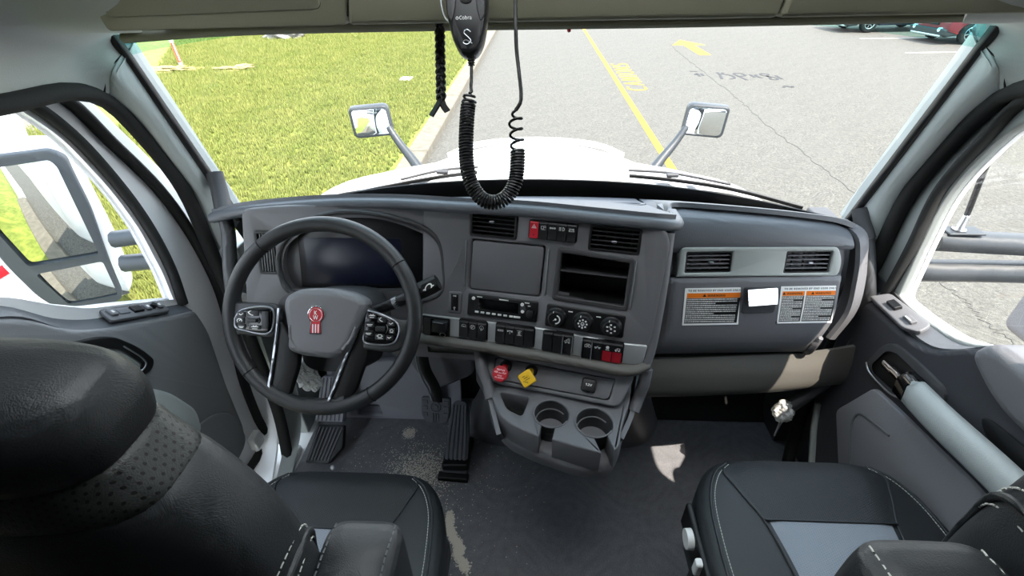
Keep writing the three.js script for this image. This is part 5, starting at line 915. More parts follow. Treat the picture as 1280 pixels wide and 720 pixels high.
  bk(0.065, -0.044, 4, 0, M.yellow, 'yellow', 'yellow diamond brake knob', (g) => { g.fillStyle = '#e3b417'; g.fillRect(0, 0, 128, 128); g.strokeStyle = '#5b4508'; g.lineWidth = 5; for (const o of [-14, 0, 14]) { g.beginPath(); g.moveTo(44 + o, 74 + o * 0.6); g.lineTo(74 + o, 48 + o * 0.6); g.stroke(); } g.fillStyle = '#5b4508'; g.textAlign = 'center'; g.font = 'bold 15px sans-serif'; g.fillText('PARK', 64, 98); }, 0.065, -0.067);
  const cap = part(con, 'socket_cap', plate(K, box4(0.2, -0.066, 0.237, -0.032), 0.014, { n: 0.012, b: 0.004, r: 0.008, seg: 3 }), M.switch);
  part(cap, 'printed_mark', printed(plate(K, box4(0.209, -0.055, 0.228, -0.044), 0.0006, { n: 0.0124, b: 0, raw: true }), 0.2, -0.08, 0.237, -0.018, cellUV(25)).applyMatrix4(K.m), M.print);
  // engine cover below
  const ring = (y, k) => [[-0.26, -1.44], [-0.255, -1.275], [-0.19, -1.225], [-0.065, -1.205], [0.14, -1.2], [0.345, -1.212], [0.455, -1.245], [0.52, -1.34], [0.535, -1.44]].map(([x, z]) => V(x + (0.09 - x) * k[0], y, z + k[1]));
  part(con, 'engine_cover', loft([ring(0.0, [0, 0]), ring(0.03, [0.04, 0.004]), ring(0.12, [0.12, 0.04]), ring(0.32, [0.26, 0.13]), ring(0.5, [0.36, 0.23]), ring(0.62, [0.4, 0.3])], { nu: 48, nv: 30, thick: 0.012 }), M.charcoal);
}
// ------------------------------------------------------------------ steering
{
  const f = tilted([-0.488, 0.923, -0.856], 1, 34);
  const col = thing('steering_column', 'dark steering column shroud with a control stalk behind the wheel', 'steering column', [-0.49, 0.85, -0.95]);
  part(col, 'shroud', stack([[-0.012, 0.11, 0.07], [-0.05, 0.1, 0.07], [-0.12, 0.1, 0.075], [-0.2, 0.11, 0.08], [-0.24, 0.11, 0.08]].map(([n, ra, rb]) => ({ c: f.at(-0.005, -0.01, n), a: f.u, b: f.v, ra, rb, e: 3.2 })), { n: 20 }), M.charcoalDark);
  part(col, 'lower_shroud', stack([[-0.06, 0.07, 0.05], [-0.14, 0.08, 0.06], [-0.22, 0.08, 0.06]].map(([n, ra, rb]) => ({ c: f.at(-0.005, -0.09, n), a: f.u, b: f.v, ra, rb, e: 3 })), { n: 12 }), M.black);
  const p0 = f.at(0.1, 0.01, -0.06), p1 = f.at(0.155, 0.03, -0.04), p2 = f.at(0.245, 0.075, -0.035);
  const sk = part(col, 'stalk', tube([p0, p1, p2], (t) => 0.012 + 0.003 * t, { n: 16, k: 16 }), M.switch);
  part(sk, 'stalk_end', tube([p2.clone().lerp(p1, 0.45), p2.clone().lerp(p1, 0.1), p2.clone().addScaledVector(p2.clone().sub(p1).normalize(), 0.02)], (t) => 0.019 + 0.002 * Math.sin(t * 3), { n: 12, k: 8, flat: true }), M.black);
  const ef = new Frame(p2.clone().addScaledVector(f.n, 0.021).toArray(), p2.clone().sub(p1).normalize().toArray(), f.v.toArray());
  part(sk, 'stalk_print', printed(plate(ef, box4(-0.02, -0.008, 0.02, 0.01), 0.0012, { n: 0, b: 0, r: 0.002, raw: true }), -0.02, -0.05, 0.02, 0.03, cellUV(27)).applyMatrix4(ef.m), M.print);
  part(sk, 'stalk_band', tube([p1.clone().lerp(p2, 0.02), p1.clone().lerp(p2, 0.14)], 0.0145, { raw: true, k: 16 }), M.satin);

  const w = thing('steering_wheel', 'large leather steering wheel with red emblem and two button pads', 'steering wheel', f.at(0, 0, 0).toArray());
  const ringPts = Array.from({ length: 72 }, (_, i) => { const a = (i / 72) * 2 * Math.PI; return f.at(Math.cos(a) * 0.217, Math.sin(a) * 0.211, 0); });
  const rimG = (() => { const pos = [], idx = [], K = 16, N = 120; for (let i = 0; i <= N; i++) { const a = (i / N) * 2 * Math.PI, R1 = 0.2185 + 0.0, R2 = 0.2125; for (let k = 0; k < K; k++) { const b = (k / K) * 2 * Math.PI, dr = Math.cos(b) * 0.0178, dn = Math.sin(b) * 0.0165; const p = f.at(Math.cos(a) * (R1 + dr), Math.sin(a) * (R2 + dr), dn); pos.push(p.x, p.y, p.z); } } for (let i = 0; i < N; i++) for (let k = 0; k < K; k++) { const A = i * K + k, B = i * K + ((k + 1) % K); idx.push(A, A + K, B, B, A + K, B + K); } const g = new THREE.BufferGeometry(); g.setAttribute('position', new THREE.Float32BufferAttribute(pos, 3)); g.setIndex(idx); g.computeVertexNormals(); return g; })();
  const rim = part(w, 'rim', rimG, M.rimLeather);
  for (const a of [2.3, 0.62, 3.83, 5.3]) { const c = [Math.cos(a) * 0.2185, Math.sin(a) * 0.2125]; part(rim, 'rim_seam', f.put(new THREE.TorusGeometry(0.0176, 0.0012, 6, 28).rotateX(Math.PI / 2).rotateZ(a).translate(c[0], c[1], 0)), M.deepBlack); }
  part(rim, 'rim_stitching', stitches(Array.from({ length: 13 }, (_, i) => { const a = 0.7 + (i / 12) * 1.55; return f.at(Math.cos(a) * 0.2018, Math.sin(a) * 0.196, 0.004); }), { pitch: 0.006, len: 0.004, r: 0.0008 }), M.threadDark).userData.kind = 'stuff';
  // spokes
  const sp = (name, pts, n, d, m, o = {}) => part(w, name, plate(f, pts, d, { n, b: 0.006, r: 0.012, seg: 4, ...o }), m);
  sp('spoke', [[-0.215, 0.028, 0.004], [-0.108, 0.026], [-0.09, 0.0], [-0.107, -0.055, 0.02], [-0.19, -0.048], [-0.215, -0.06, 0.004]], 0.008, 0.022, M.rimLeather);
  sp('spoke', [[0.095, 0.035], [0.13, 0.012], [0.19, -0.004], [0.214, 0.0, 0.004], [0.2, -0.066, 0.004], [0.17, -0.08], [0.1, -0.074, 0.01]], 0.008, 0.022, M.rimLeather);
  sp('lower_spoke', [[-0.096, -0.01], [-0.05, -0.09], [-0.053, -0.122], [-0.073, -0.188, 0.008], [-0.12, -0.192, 0.004], [-0.113, -0.13], [-0.107, -0.03]], 0.006, 0.022, M.black);
  sp('lower_spoke', [[0.098, -0.005], [0.062, -0.07], [0.038, -0.122], [0.016, -0.192, 0.008], [0.05, -0.205, 0.004], [0.084, -0.172], [0.113, -0.085, 0.02]], 0.006, 0.022, M.black);
  const bow = part(w, 'spoke_bridge', sweep([[-0.12, -0.18], [-0.075, -0.195], [-0.03, -0.201], [0.02, -0.199], [0.06, -0.19]].map(([u, v]) => f.at(u, v, 0.0)), rect(0.02, 0.02, 0.3), { n: 20, up: f.n }), M.rimLeather);
  part(w, 'bright_trim', sweep([[-0.097, 0.016], [-0.102, -0.05], [-0.112, -0.13], [-0.117, -0.168], [-0.109, -0.188]].map(([u, v]) => f.at(u, v, 0.009)), rect(0.006, 0.007), { n: 24, up: f.n }), M.satin);
  part(w, 'bright_trim', sweep([[0.101, 0.008], [0.083, -0.045], [0.06, -0.1], [0.036, -0.165], [0.024, -0.194]].map(([u, v]) => f.at(u, v, 0.009)), rect(0.006, 0.007), { n: 24, up: f.n }), M.satin);
  // airbag cover
  const hub = part(w, 'hub_cover', plate(f, [[-0.088, 0.025, 0.02], [-0.075, -0.045], [-0.078, -0.078, 0.015], [-0.045, -0.09, 0.02], [0.03, -0.096, 0.02], [0.065, -0.078, 0.02], [0.088, -0.02], [0.112, 0.035, 0.02], [0.08, 0.055, 0.03], [0.015, 0.066, 0.03], [-0.05, 0.062, 0.03], [-0.082, 0.045, 0.02]].map(([u, v, r]) => [u + 0.008, v, r ?? 0.02]), 0.055, { n: 0.03, b: 0.018, seg: 6 }), M.charcoal);
  for (const s of [[[-0.07, -0.02], [-0.068, -0.05], [-0.056, -0.07]], [[0.082, -0.02], [0.07, -0.05], [0.052, -0.072]]]) part(hub, 'cover_rib', sweep(s.map(([u, v]) => f.at(u + 0.01, v, 0.0275)), circle(0.004, 8), { n: 12 }), M.charcoal);
  // emblem: bright edged red bulb with letters, over three red and white bars
  const ec = [0.002, -0.004];
  const em = part(hub, 'emblem', (() => { const s = new THREE.Shape(); s.absarc(ec[0], ec[1] + 0.009, 0.0185, -0.95, Math.PI + 0.95); s.lineTo(ec[0] - 0.0135, ec[1] - 0.033); s.lineTo(ec[0] + 0.0125, ec[1] - 0.033); return f.put(new THREE.ExtrudeGeometry(s, { depth: 0.002, bevelEnabled: true, bevelSize: 0.0012, bevelThickness: 0.0012, bevelSegments: 2, curveSegments: 24 }).translate(0, 0, 0.0298)); })(), M.chrome);
  part(em, 'emblem_field', (() => { const s = new THREE.Shape(); s.absarc(ec[0], ec[1] + 0.009, 0.0172, -0.95, Math.PI + 0.95); s.lineTo(ec[0] - 0.0122, ec[1] - 0.032); s.lineTo(ec[0] + 0.0112, ec[1] - 0.032); return f.put(new THREE.ExtrudeGeometry(s, { depth: 0.0012, bevelEnabled: false, curveSegments: 24 }).translate(0, 0, 0.0326)); })(), M.red);
  part(em, 'emblem_ring', f.put(new THREE.TorusGeometry(0.0145, 0.0007, 8, 36).translate(ec[0], ec[1] + 0.0085, 0.0338)), M.chrome);
  for (const [ch, du, dv] of [['K', -0.0048, 0.0088], ['W', -0.0062, -0.0016]]) part(em, 'emblem_letter', f.put(new M.TextGeometry(ch, { font: M.font, size: 0.0092, depth: 0.0009, curveSegments: 3 }).translate(ec[0] + du, ec[1] + dv, 0.0337)), M.whitePrint);
  for (const k of [-1, 0, 1]) part(em, 'emblem_bar', block(f, ec[0] + k * 0.0062, ec[1] - 0.022, 0.0338, 0.0026, 0.02, 0.0012, 0.0004), M.whitePrint);
  for (const k of [-1.5, -0.5, 0.5, 1.5]) part(em, 'emblem_crown', block(f, ec[0] + k * 0.006, ec[1] + 0.0275, 0.033, 0.004, 0.0028, 0.0014, 0.0005), M.chrome);
  // button pads
  const pad = (pts, keys, lb) => {
    const p = part(w, 'button_pad', plate(f, pts, 0.012, { n: 0.014, b: 0.002, r: 0.012, seg: 3 }), M.blackGloss, lb);
    for (const [u, v, ww, hh, cell] of keys) part(p, 'key', printed(plate(f, box4(u - ww / 2, v - hh / 2, u + ww / 2, v + hh / 2), 0.004, { n: 0.0162, b: 0.0008, r: 0.002, raw: true }), u - ww / 2, v - hh / 2 - ww / 2, u + ww / 2, v + hh / 2 + ww / 2, cellUV(cell)).applyMatrix4(f.m), M.print);
    return p;
  };
  const ed = (pts) => sweep([...pts, pts[0]].map(([u, v]) => f.at(u, v, 0.012)), circle(0.0022, 8), { n: 60 });
  const padL = [[-0.2, -0.01, 0.02], [-0.185, 0.009], [-0.112, 0.014], [-0.116, -0.04], [-0.18, -0.036], [-0.198, -0.03, 0.02]];
  const pl = pad(padL, [[-0.183, 0.0, 0.018, 0.012, 20], [-0.186, -0.014, 0.02, 0.013, 21], [-0.182, -0.028, 0.018, 0.011, 22], [-0.157, 0.003, 0.03, 0.012, 23], [-0.15, -0.029, 0.028, 0.009, 28], [-0.126, -0.012, 0.016, 0.04, 0]], 'button pad left of the hub');
  part(pl, 'toggle', block(f, -0.154, -0.013, 0.018, 0.024, 0.01, 0.01, 0.003), M.switch);
  part(pl, 'toggle_frame', sweep([[-0.142, -0.006], [-0.139, -0.013], [-0.142, -0.02]].map(([u, v]) => f.at(u, v, 0.0165)), circle(0.001, 6), { n: 8 }), M.satin);
  const padR = [[0.112, 0.016], [0.15, 0.006], [0.185, -0.016, 0.02], [0.178, -0.052, 0.02], [0.16, -0.06], [0.106, -0.055], [0.108, -0.025]];
  const pr = pad(padR, [[0.124, 0.004, 0.022, 0.012, 28], [0.147, -0.004, 0.02, 0.012, 23], [0.168, -0.012, 0.016, 0.011, 20], [0.119, -0.015, 0.02, 0.012, 22], [0.117, -0.035, 0.02, 0.012, 22], [0.143, -0.043, 0.022, 0.012, 27], [0.165, -0.044, 0.016, 0.011, 20], [0.17, -0.028, 0.014, 0.012, 26]], 'button pad right of the hub');
  part(pr, 'toggle', block(f, 0.145, -0.024, 0.018, 0.022, 0.012, 0.01, 0.003), M.switch);
  part(pr, 'toggle_frame', sweep([[0.158, -0.014], [0.161, -0.024], [0.157, -0.033]].map(([u, v]) => f.at(u, v, 0.0165)), circle(0.0012, 6), { n: 8 }), M.satin);
  part(w, 'pad_edge', ed(padL), M.satinDark ??= new THREE.MeshPhysicalMaterial({ color: 0x8a8d92, roughness: 0.3, metalness: 0.8 })); part(w, 'pad_edge', ed(padR), M.satinDark);

  // clear plastic wrap left under the wheel
  const g = new THREE.SphereGeometry(1, 36, 24), p = g.attributes.position;
  for (let i = 0; i < p.count; i++) { const a = V().fromBufferAttribute(p, i), k = 0.75 + 0.4 * noise.noise(a.x * 2.2 + 3, a.y * 2.2, a.z * 2.2) + 0.22 * noise.noise(a.x * 6, a.y * 6 + 4, a.z * 6); p.setXYZ(i, a.x * 0.034 * k * (1 - 0.35 * a.y), a.y * 0.06 * k, a.z * 0.028 * k); }
  const bg = thing('plastic_wrap', 'crumpled clear plastic wrap hanging below the steering wheel hub', 'plastic wrap', [-0.568, 0.74, -0.85]);
  part(bg, 'wrap', toCreasedNormals(g.rotateZ(0.2).translate(-0.568, 0.74, -0.845).toNonIndexed(), 0.2), M.bag);
  part(bg, 'twist', tube([V(-0.56, 0.78, -0.85), V(-0.555, 0.8, -0.865), V(-0.55, 0.83, -0.89)], (t) => 0.014 - 0.008 * t, { n: 8, flat: true }), M.bag);
}
// ------------------------------------------------------------------ pedals
{
  const ac = thing('accelerator_pedal', 'long ribbed accelerator pedal hinged on the floor', 'pedal', [-0.29, 0, -1.07]);
  const f = new Frame([-0.285, 0.03, -1.062], [1, 0, 0.06], [0, 0.62, -0.78]);
  const pad = part(ac, 'tread_plate', plate(f, [[-0.042, 0.0, 0.004], [0.047, 0.0, 0.004], [0.05, 0.16], [0.043, 0.24, 0.02], [0.03, 0.262, 0.02], [-0.012, 0.264, 0.02], [-0.028, 0.23, 0.02]].map(([u, v, r]) => [u, v, r ?? 0.03]), 0.018, { b: 0.004, seg: 3 }), M.rubber);
  for (let k = 0; k < 5; k++) part(pad, 'tread_rib', sweep([f.at(-0.03 + k * 0.0165, 0.018, 0.001), f.at(-0.026 + k * 0.0158, 0.12, 0.001), f.at(-0.016 + k * 0.012, 0.246, 0.001)], rect(0.0115, 0.008, 0.3), { n: 8, up: f.n }), M.rubber);
  part(ac, 'heel_bar', rbox(0.115, 0.022, 0.03, 0.005).rotateY(-0.06).translate(-0.288, 0.012, -1.058), M.black);
  part(ac, 'hinge_base', rbox(0.1, 0.03, 0.18, 0.01).rotateX(-0.3).translate(-0.28, 0.03, -1.15), M.black);

  const br = thing('brake_pedal', 'hanging brake pedal with rubber pad and embossed round mark', 'pedal', [-0.36, 0.33, -1.08]);
  const bf = new Frame([-0.318 - 0.005, 0.348, -1.082], [1, 0, 0.05], [0, 0.86, -0.5]);
  const bp = part(br, 'pedal_pad', plate(bf, [[-0.05, 0.043, 0.008], [0.05, 0.043, 0.008], [0.048, -0.02], [0.036, -0.045, 0.012], [-0.034, -0.045, 0.012], [-0.048, -0.02]].map(([u, v, r]) => [u, v, r ?? 0.02]), 0.02, { b: 0.004, seg: 3 }), M.rubber);
  part(bp, 'embossed_ring', bf.put(new THREE.TorusGeometry(0.0165, 0.0022, 8, 32).translate(0, 0.012, 0.001)), M.rubber);
  part(bp, 'embossed_boss', bf.put(new THREE.CylinderGeometry(0.008, 0.009, 0.006, 20).rotateX(Math.PI / 2).translate(0, 0.012, 0.001)), M.rubber);
  for (const k of [-1, 0, 1]) part(bp, 'tread_rib', block(bf, k * 0.0085, -0.024, 0.001, 0.0045, 0.028, 0.005, 0.0015), M.rubber);
  for (const u of [-0.036, 0.036]) for (const v of [0.028, 0.008, -0.014]) part(bp, 'tread_block', block(bf, u, v, 0.001, 0.018, 0.013, 0.005, 0.002), M.rubber);
  part(br, 'pedal_arm', sweep([V(-0.316, 0.37, -1.1), V(-0.325, 0.42, -1.12), V(-0.35, 0.5, -1.13), V(-0.352, 0.665, -1.155)], rect(0.034, 0.014, 0.3), { n: 20, up: V(0, 0, 1) }), M.black);
  part(br, 'arm_edge', sweep([V(-0.332, 0.39, -1.088), V(-0.342, 0.43, -1.1), V(-0.366, 0.5, -1.11), V(-0.369, 0.66, -1.135)], circle(0.003, 8), { n: 16 }), M.satin);

  const dp = thing('foot_rest', 'ribbed left foot rest below the steering wheel', 'foot rest', [-0.8, 0, -1.12]);
  const df = new Frame([-0.81, 0.025, -1.09], [1, 0, 0], [0.16, 0.45, -0.6]), df2 = new Frame([-0.775, 0.13, -1.2], [1, 0, 0], [0.05, 0.85, -0.5]);
  part(dp, 'lower_tread', plate(df, [[-0.05, 0], [0.04, 0], [0.075, 0.06], [0.05, 0.145], [-0.05, 0.145]], 0.03, { b: 0.005, r: 0.006 }), M.black);
  part(dp, 'upper_tread', plate(df2, [[-0.065, 0], [0.052, 0], [0.06, 0.18], [-0.04, 0.18]], 0.025, { b: 0.005, r: 0.008 }), M.firewall);
  for (let k = 0; k < 7; k++) { part(dp, 'tread_rib', sweep([df.at(-0.04 + k * 0.013, 0.01, 0.002), df.at(-0.038 + k * 0.0145, 0.135, 0.002)], rect(0.006, 0.008), { raw: true, up: df.n }), M.rubber); part(dp, 'tread_rib', sweep([df2.at(-0.054 + k * 0.0165, 0.006, 0.002), df2.at(-0.036 + k * 0.0145, 0.175, 0.002)], rect(0.008, 0.008), { raw: true, up: df2.n }), M.firewall); }
  part(dp, 'anchor_bolt', new THREE.SphereGeometry(0.009, 16, 10).translate(-0.745, 0.03, -1.07), M.whitePrint);
}
// ------------------------------------------------------------------ seats
const perfT = noiseTex(256, (x, y) => { const u = (x * 8) % 1, v = (y * 8 + (Math.floor(x * 8) % 2) * 0.5) % 1, h = Math.hypot(u - 0.5, v - 0.5) < 0.21; const k = h ? 0.02 : 0.2 + 0.02 * tn(x, y, 60); return [k, k * 1.05, k * 1.04]; }, true, 20);
M.perforated = new THREE.MeshPhysicalMaterial({ color: 0xffffff, map: perfT, roughness: 0.5, bumpMap: leatherT, bumpScale: 0.0002 });
function seat(name, label, { cx, dy, wide, arm }) {
  const t = thing(name, label, 'seat', [cx, 0, -0.4]);
  const X = V(1, 0, 0), Yv = V(0, 1, 0), Z = V(0, 0, 1), top = 0.48 + dy;
  const secs = [[-0.775, 0.11, 0.016, -0.035], [-0.769, 0.165, 0.04, -0.014], [-0.752, 0.205, 0.058, -0.004], [-0.72, 0.236, 0.067, 0], [-0.67, 0.26, 0.073, 0], [-0.59, 0.274, 0.075, 0], [-0.45, 0.278, 0.075, 0.002], [-0.3, 0.276, 0.075, 0.006], [-0.16, 0.27, 0.07, 0.01]];
  const cush = part(t, 'cushion', stack(secs.map(([z, ra, rb, yo]) => ({ c: V(cx, top - 0.075 + yo + (0.075 - rb) * 0.6, z), a: X, b: Yv, ra, rb, e: 4.6 })), { k: 56, n: 44 }), M.leatherSeat);
  const topY = (x, z) => { const i = Math.max(0, secs.findIndex((s) => s[0] > z) - 1), A = secs[i], B = secs[Math.min(secs.length - 1, i + 1)], q = Math.min(1, Math.max(0, (z - A[0]) / (B[0] - A[0]))); const m = (k) => A[k] + (B[k] - A[k]) * q, ra = m(1), rb = m(2), yo = m(3); return top - 0.075 + yo + (0.075 - rb) * 0.6 + rb * Math.pow(Math.max(0, 1 - Math.pow(Math.abs(x) / ra, 4.6)), 1 / 4.6); };
  const pt = (x, z, o = 0) => V(cx + x, topY(x, z) + o, z);
  const panel = (zs, hw, o) => zs.map((z, j) => Array.from({ length: 9 }, (_, i) => pt(hw[j] * (i / 4 - 1), z, o - (i === 0 || i === 8 ? 0.006 : 0))));
  part(cush, 'front_panel', loft(panel([-0.756, -0.72, -0.68, -0.64, -0.6], [0.165, 0.185, 0.172, 0.156, 0.14], 0.005), { nu: 24, nv: 16, thick: 0.004 }), M.seatFabric);
  part(cush, 'insert', loft(panel([-0.595, -0.5, -0.4, -0.3, -0.2], [0.139, 0.125, 0.12, 0.125, 0.13], 0.004), { nu: 24, nv: 16, thick: 0.004 }), M.seatInsert);
  part(cush, 'panel_seam', sweep([-0.14, -0.07, 0, 0.07, 0.14].map((x) => pt(x, -0.597, 0.005)), circle(0.003, 6), { n: 16 }), M.leather);
  for (const s of [-1, 1]) part(cush, 'panel_piping', sweep([[0.168, -0.757], [0.187, -0.72], [0.174, -0.68], [0.158, -0.64], [0.141, -0.6], [0.126, -0.5], [0.121, -0.4], [0.126, -0.3]].map(([x, z]) => pt(s * x, z, 0.002)), circle(0.0026, 8), { n: 40 }), M.leather);
  for (const s of [-1, 1]) {
    part(cush, 'piping', sweep([[0.17, -0.752], [0.205, -0.722], [0.234, -0.66], [0.248, -0.55], [0.25, -0.4], [0.248, -0.25]].map(([x, z]) => pt(s * x, z, 0.001)), circle(0.0035, 8), { n: 40 }), M.leather);
    part(cush, 'stitching', stitches([[0.165, -0.747], [0.197, -0.717], [0.225, -0.66], [0.239, -0.55], [0.241, -0.4], [0.239, -0.25]].map(([x, z]) => pt(s * x, z, 0.0012)), { pitch: 0.007, len: 0.005, r: 0.0009 }), M.thread).userData.kind = 'stuff';
  }
  part(t, 'seat_base', rbox(0.5, 0.3 + dy, 0.46, 0.03).translate(cx, 0.02 + (0.3 + dy) / 2, -0.4), M.black);
  part(t, 'base_skirt', rbox(0.54, 0.1, 0.5, 0.03).translate(cx, top - 0.17, -0.42), M.charcoalDark);
  // backrest: sections by height
  const B = [[0.44, 0.19, 0.05, -0.235], [0.5, 0.225, 0.075, -0.23], [0.7, 0.236, 0.085, -0.225], [0.9, 0.25, 0.08, -0.222], [1.03, 0.257, 0.076, -0.222], [1.116, 0.254, 0.07, -0.222], [1.186, 0.241, 0.064, -0.224], [1.236, 0.217, 0.06, -0.226], [1.258, 0.199, 0.056, -0.228], [1.266, 0.184, 0.045, -0.229]];
  const bs = (list, o = 0) => list.map(([y, ra, rb, z]) => ({ c: V(cx, y + dy, z), a: X, b: Z, ra: (ra + o) * wide, rb: rb + o, e: 3.4 }));
  part(t, 'backrest', stack(bs(B), { k: 56, n: 60 }), M.leather);
  part(t, 'perforated_band', stack(bs([[1.245, 0.19, 0.05, -0.227], [1.252, 0.2, 0.0585, -0.228], [1.268, 0.192, 0.0585, -0.228], [1.28, 0.183, 0.0575, -0.229], [1.29, 0.176, 0.0565, -0.23], [1.296, 0.166, 0.048, -0.23]], 0), { k: 56, n: 20 }), M.perforated);
  part(t, 'headrest', stack(bs([[1.288, 0.16, 0.045, -0.23], [1.291, 0.17, 0.0575, -0.23], [1.305, 0.174, 0.0605, -0.231], [1.322, 0.174, 0.0605, -0.232], [1.34, 0.168, 0.056, -0.233], [1.352, 0.158, 0.045, -0.234], [1.359, 0.125, 0.028, -0.234], [1.361, 0.06, 0.01, -0.234]]), { k: 56, n: 30 }), M.leather);
  // arched double seams over the shoulders
  const on = (y, w) => { let i = 0; while (i < B.length - 2 && B[i + 1][0] < y) i++; const q = (y - B[i][0]) / (B[i + 1][0] - B[i][0]), m = (k) => B[i][k] + (B[i + 1][k] - B[i][k]) * q, e = 2 / 3.4, c = Math.cos(w), s = Math.sin(w); return V(cx + Math.sign(c) * Math.abs(c) ** e * (m(1) * wide + 0.001), y + dy, m(3) + Math.sign(s) * Math.abs(s) ** e * (m(2) + 0.001)); };
  for (const s of [1, -1]) {
    const aw = (w) => (s > 0 ? w : Math.PI - w);
    const A = [[1.0, 1.2], [1.05, 0.9], [1.1, 0.45], [1.122, 0.1], [1.11, -0.3], [1.04, -0.6], [0.94, -0.75]];
    part(t, 'seam_piping', sweep(A.map(([y, w]) => on(y, aw(w))), circle(0.004, 8), { n: 50 }), M.leather);
    for (const o of [0.016, -0.016]) part(t, 'stitching', stitches(A.map(([y, w]) => on(y + o * Math.cos(w), aw(w + o * 1.2))), { pitch: 0.008, len: 0.0055, r: 0.001 }), M.thread).userData.kind = 'stuff';
  }
  // raised armrest standing beside the backrest
  const ar = part(t, 'armrest', stack([[arm.y - 0.34, 0.036, 0.04], [arm.y - 0.32, 0.042, 0.052], [arm.y - 0.15, 0.043, 0.055], [arm.y - 0.03, 0.0435, 0.054], [arm.y - 0.008, 0.04, 0.046], [arm.y, 0.03, 0.03]].map(([y, ra, rb], i) => ({ c: V(arm.x, y, arm.z + 0.02 * (arm.y - y)), a: X, b: Z, ra: ra * arm.k, rb: rb * arm.k, e: 5 })), { k: 40, n: 30 }), M.leather);
  for (const q of [-1, 1]) part(ar, 'stitching', stitches([[0.052, -0.3], [0.056, -0.15], [0.056, -0.04], [0.045, -0.008], [0.0, 0.0005], [-0.045, -0.008]].map(([z, y]) => V(arm.x + q * 0.034 * arm.k, arm.y + y, arm.z + z * arm.k)), { pitch: 0.008, len: 0.0055, r: 0.001 }), arm.x > cx ? M.threadDark : M.thread).userData.kind = 'stuff';
  part(ar, 'pivot', new THREE.CylinderGeometry(0.03, 0.03, 0.05, 24).rotateZ(Math.PI / 2).translate(arm.x + (arm.x > cx ? -0.035 : 0.035), arm.y - 0.3, arm.z), M.black);
  return t;
}
seat('driver_seat', "dark leather driver's seat behind the steering wheel, armrest folded up", { cx: -0.48, dy: 0, wide: 1, arm: { x: -0.187, y: 1.078, z: -0.245, k: 1 } });
{
  const t = seat('passenger_seat', 'dark leather passenger seat with grey insert before the glove box', { cx: 0.65, dy: 0.1, wide: 0.97, arm: { x: 0.335, y: 1.19, z: -0.165, k: 1.35 } });
  part(t, 'control_panel', rbox(0.014, 0.08, 0.22, 0.006).translate(0.372, 0.5, -0.55), M.black);
  part(t, 'adjuster_knob', new THREE.CylinderGeometry(0.022, 0.024, 0.022, 24).rotateZ(Math.PI / 2).translate(0.362, 0.51, -0.588), M.whitePrint);
  part(t, 'adjuster_lever', rbox(0.02, 0.045, 0.02, 0.006).translate(0.362, 0.515, -0.525), M.whitePrint);
}
// ------------------------------------------------------------------ grab handles on the pillars
{
  const handle = (lb, pts, cup, s) => {
    const t = thing('grab_handle', lb, 'grab handle', pts[pts.length - 1], 'pillar grab handles');
    part(t, 'bar', tube(pts.map((p) => V(...p)), 0.0185, { n: 50, k: 18 }), M.black2 ??= plastic(0x38393b, 0.42));
    part(t, 'mount', sweep(cup.map((p) => V(...p)), (q) => rect(0.034 + 0.018 * q, 0.044 - 0.006 * q, 0.35), { n: 12, up: V(s, 0, 0) }), M.charcoalDark);
    part(t, 'collar', tube([V(...cup[cup.length - 1]), V(...pts[1])], 0.021, { raw: true, k: 18 }), M.charcoal);
  };
  handle('black grab handle on the left pillar beside the steering wheel', [[-0.87, 1.05, -1.2], [-0.861, 1.03, -1.18], [-0.847, 0.984, -1.147], [-0.838, 0.883, -1.078], [-0.825, 0.8, -1.03], [-0.82, 0.74, -1.03], [-0.83, 0.69, -1.08]], [[-0.885, 1.12, -1.235], [-0.873, 1.075, -1.21], [-0.862, 1.035, -1.184]], -1);
  handle('black grab handle on the right pillar sweeping under the glove box', [[0.92, 0.955, -1.223], [0.921, 0.94, -1.212], [0.926, 0.867, -1.162], [0.946, 0.767, -1.131], [0.948, 0.666, -1.111], [0.912, 0.56, -1.086], [0.84, 0.469, -1.066], [0.79, 0.417, -1.058]], [[0.905, 1.01, -1.266], [0.912, 0.975, -1.24], [0.92, 0.942, -1.214]], 1);
  const g = new THREE.SphereGeometry(1, 36, 24), p = g.attributes.position;
  for (let i = 0; i < p.count; i++) { const a = V().fromBufferAttribute(p, i), k = 0.85 + 0.35 * noise.noise(a.x * 1.8 + 9, a.y * 1.8, a.z * 1.8) + 0.12 * noise.noise(a.x * 4.5, a.y * 4.5 + 4, a.z * 4.5); p.setXYZ(i, a.x * 0.036 * k, a.y * 0.044 * k, a.z * 0.034 * k); }
  const t = thing('plastic_wrap', 'clear plastic wrap bunched round the low end of the right grab handle', 'plastic wrap', [0.79, 0.41, -1.05]);
  part(t, 'wrap', toCreasedNormals(g.translate(0.79, 0.414, -1.055).toNonIndexed(), 0.2), M.bag);
  part(t, 'tail', tube([V(0.795, 0.378, -1.055), V(0.802, 0.33, -1.065), V(0.806, 0.28, -1.07)], (q) => 0.006 - 0.003 * q, { n: 8, flat: true }), M.bag);
}
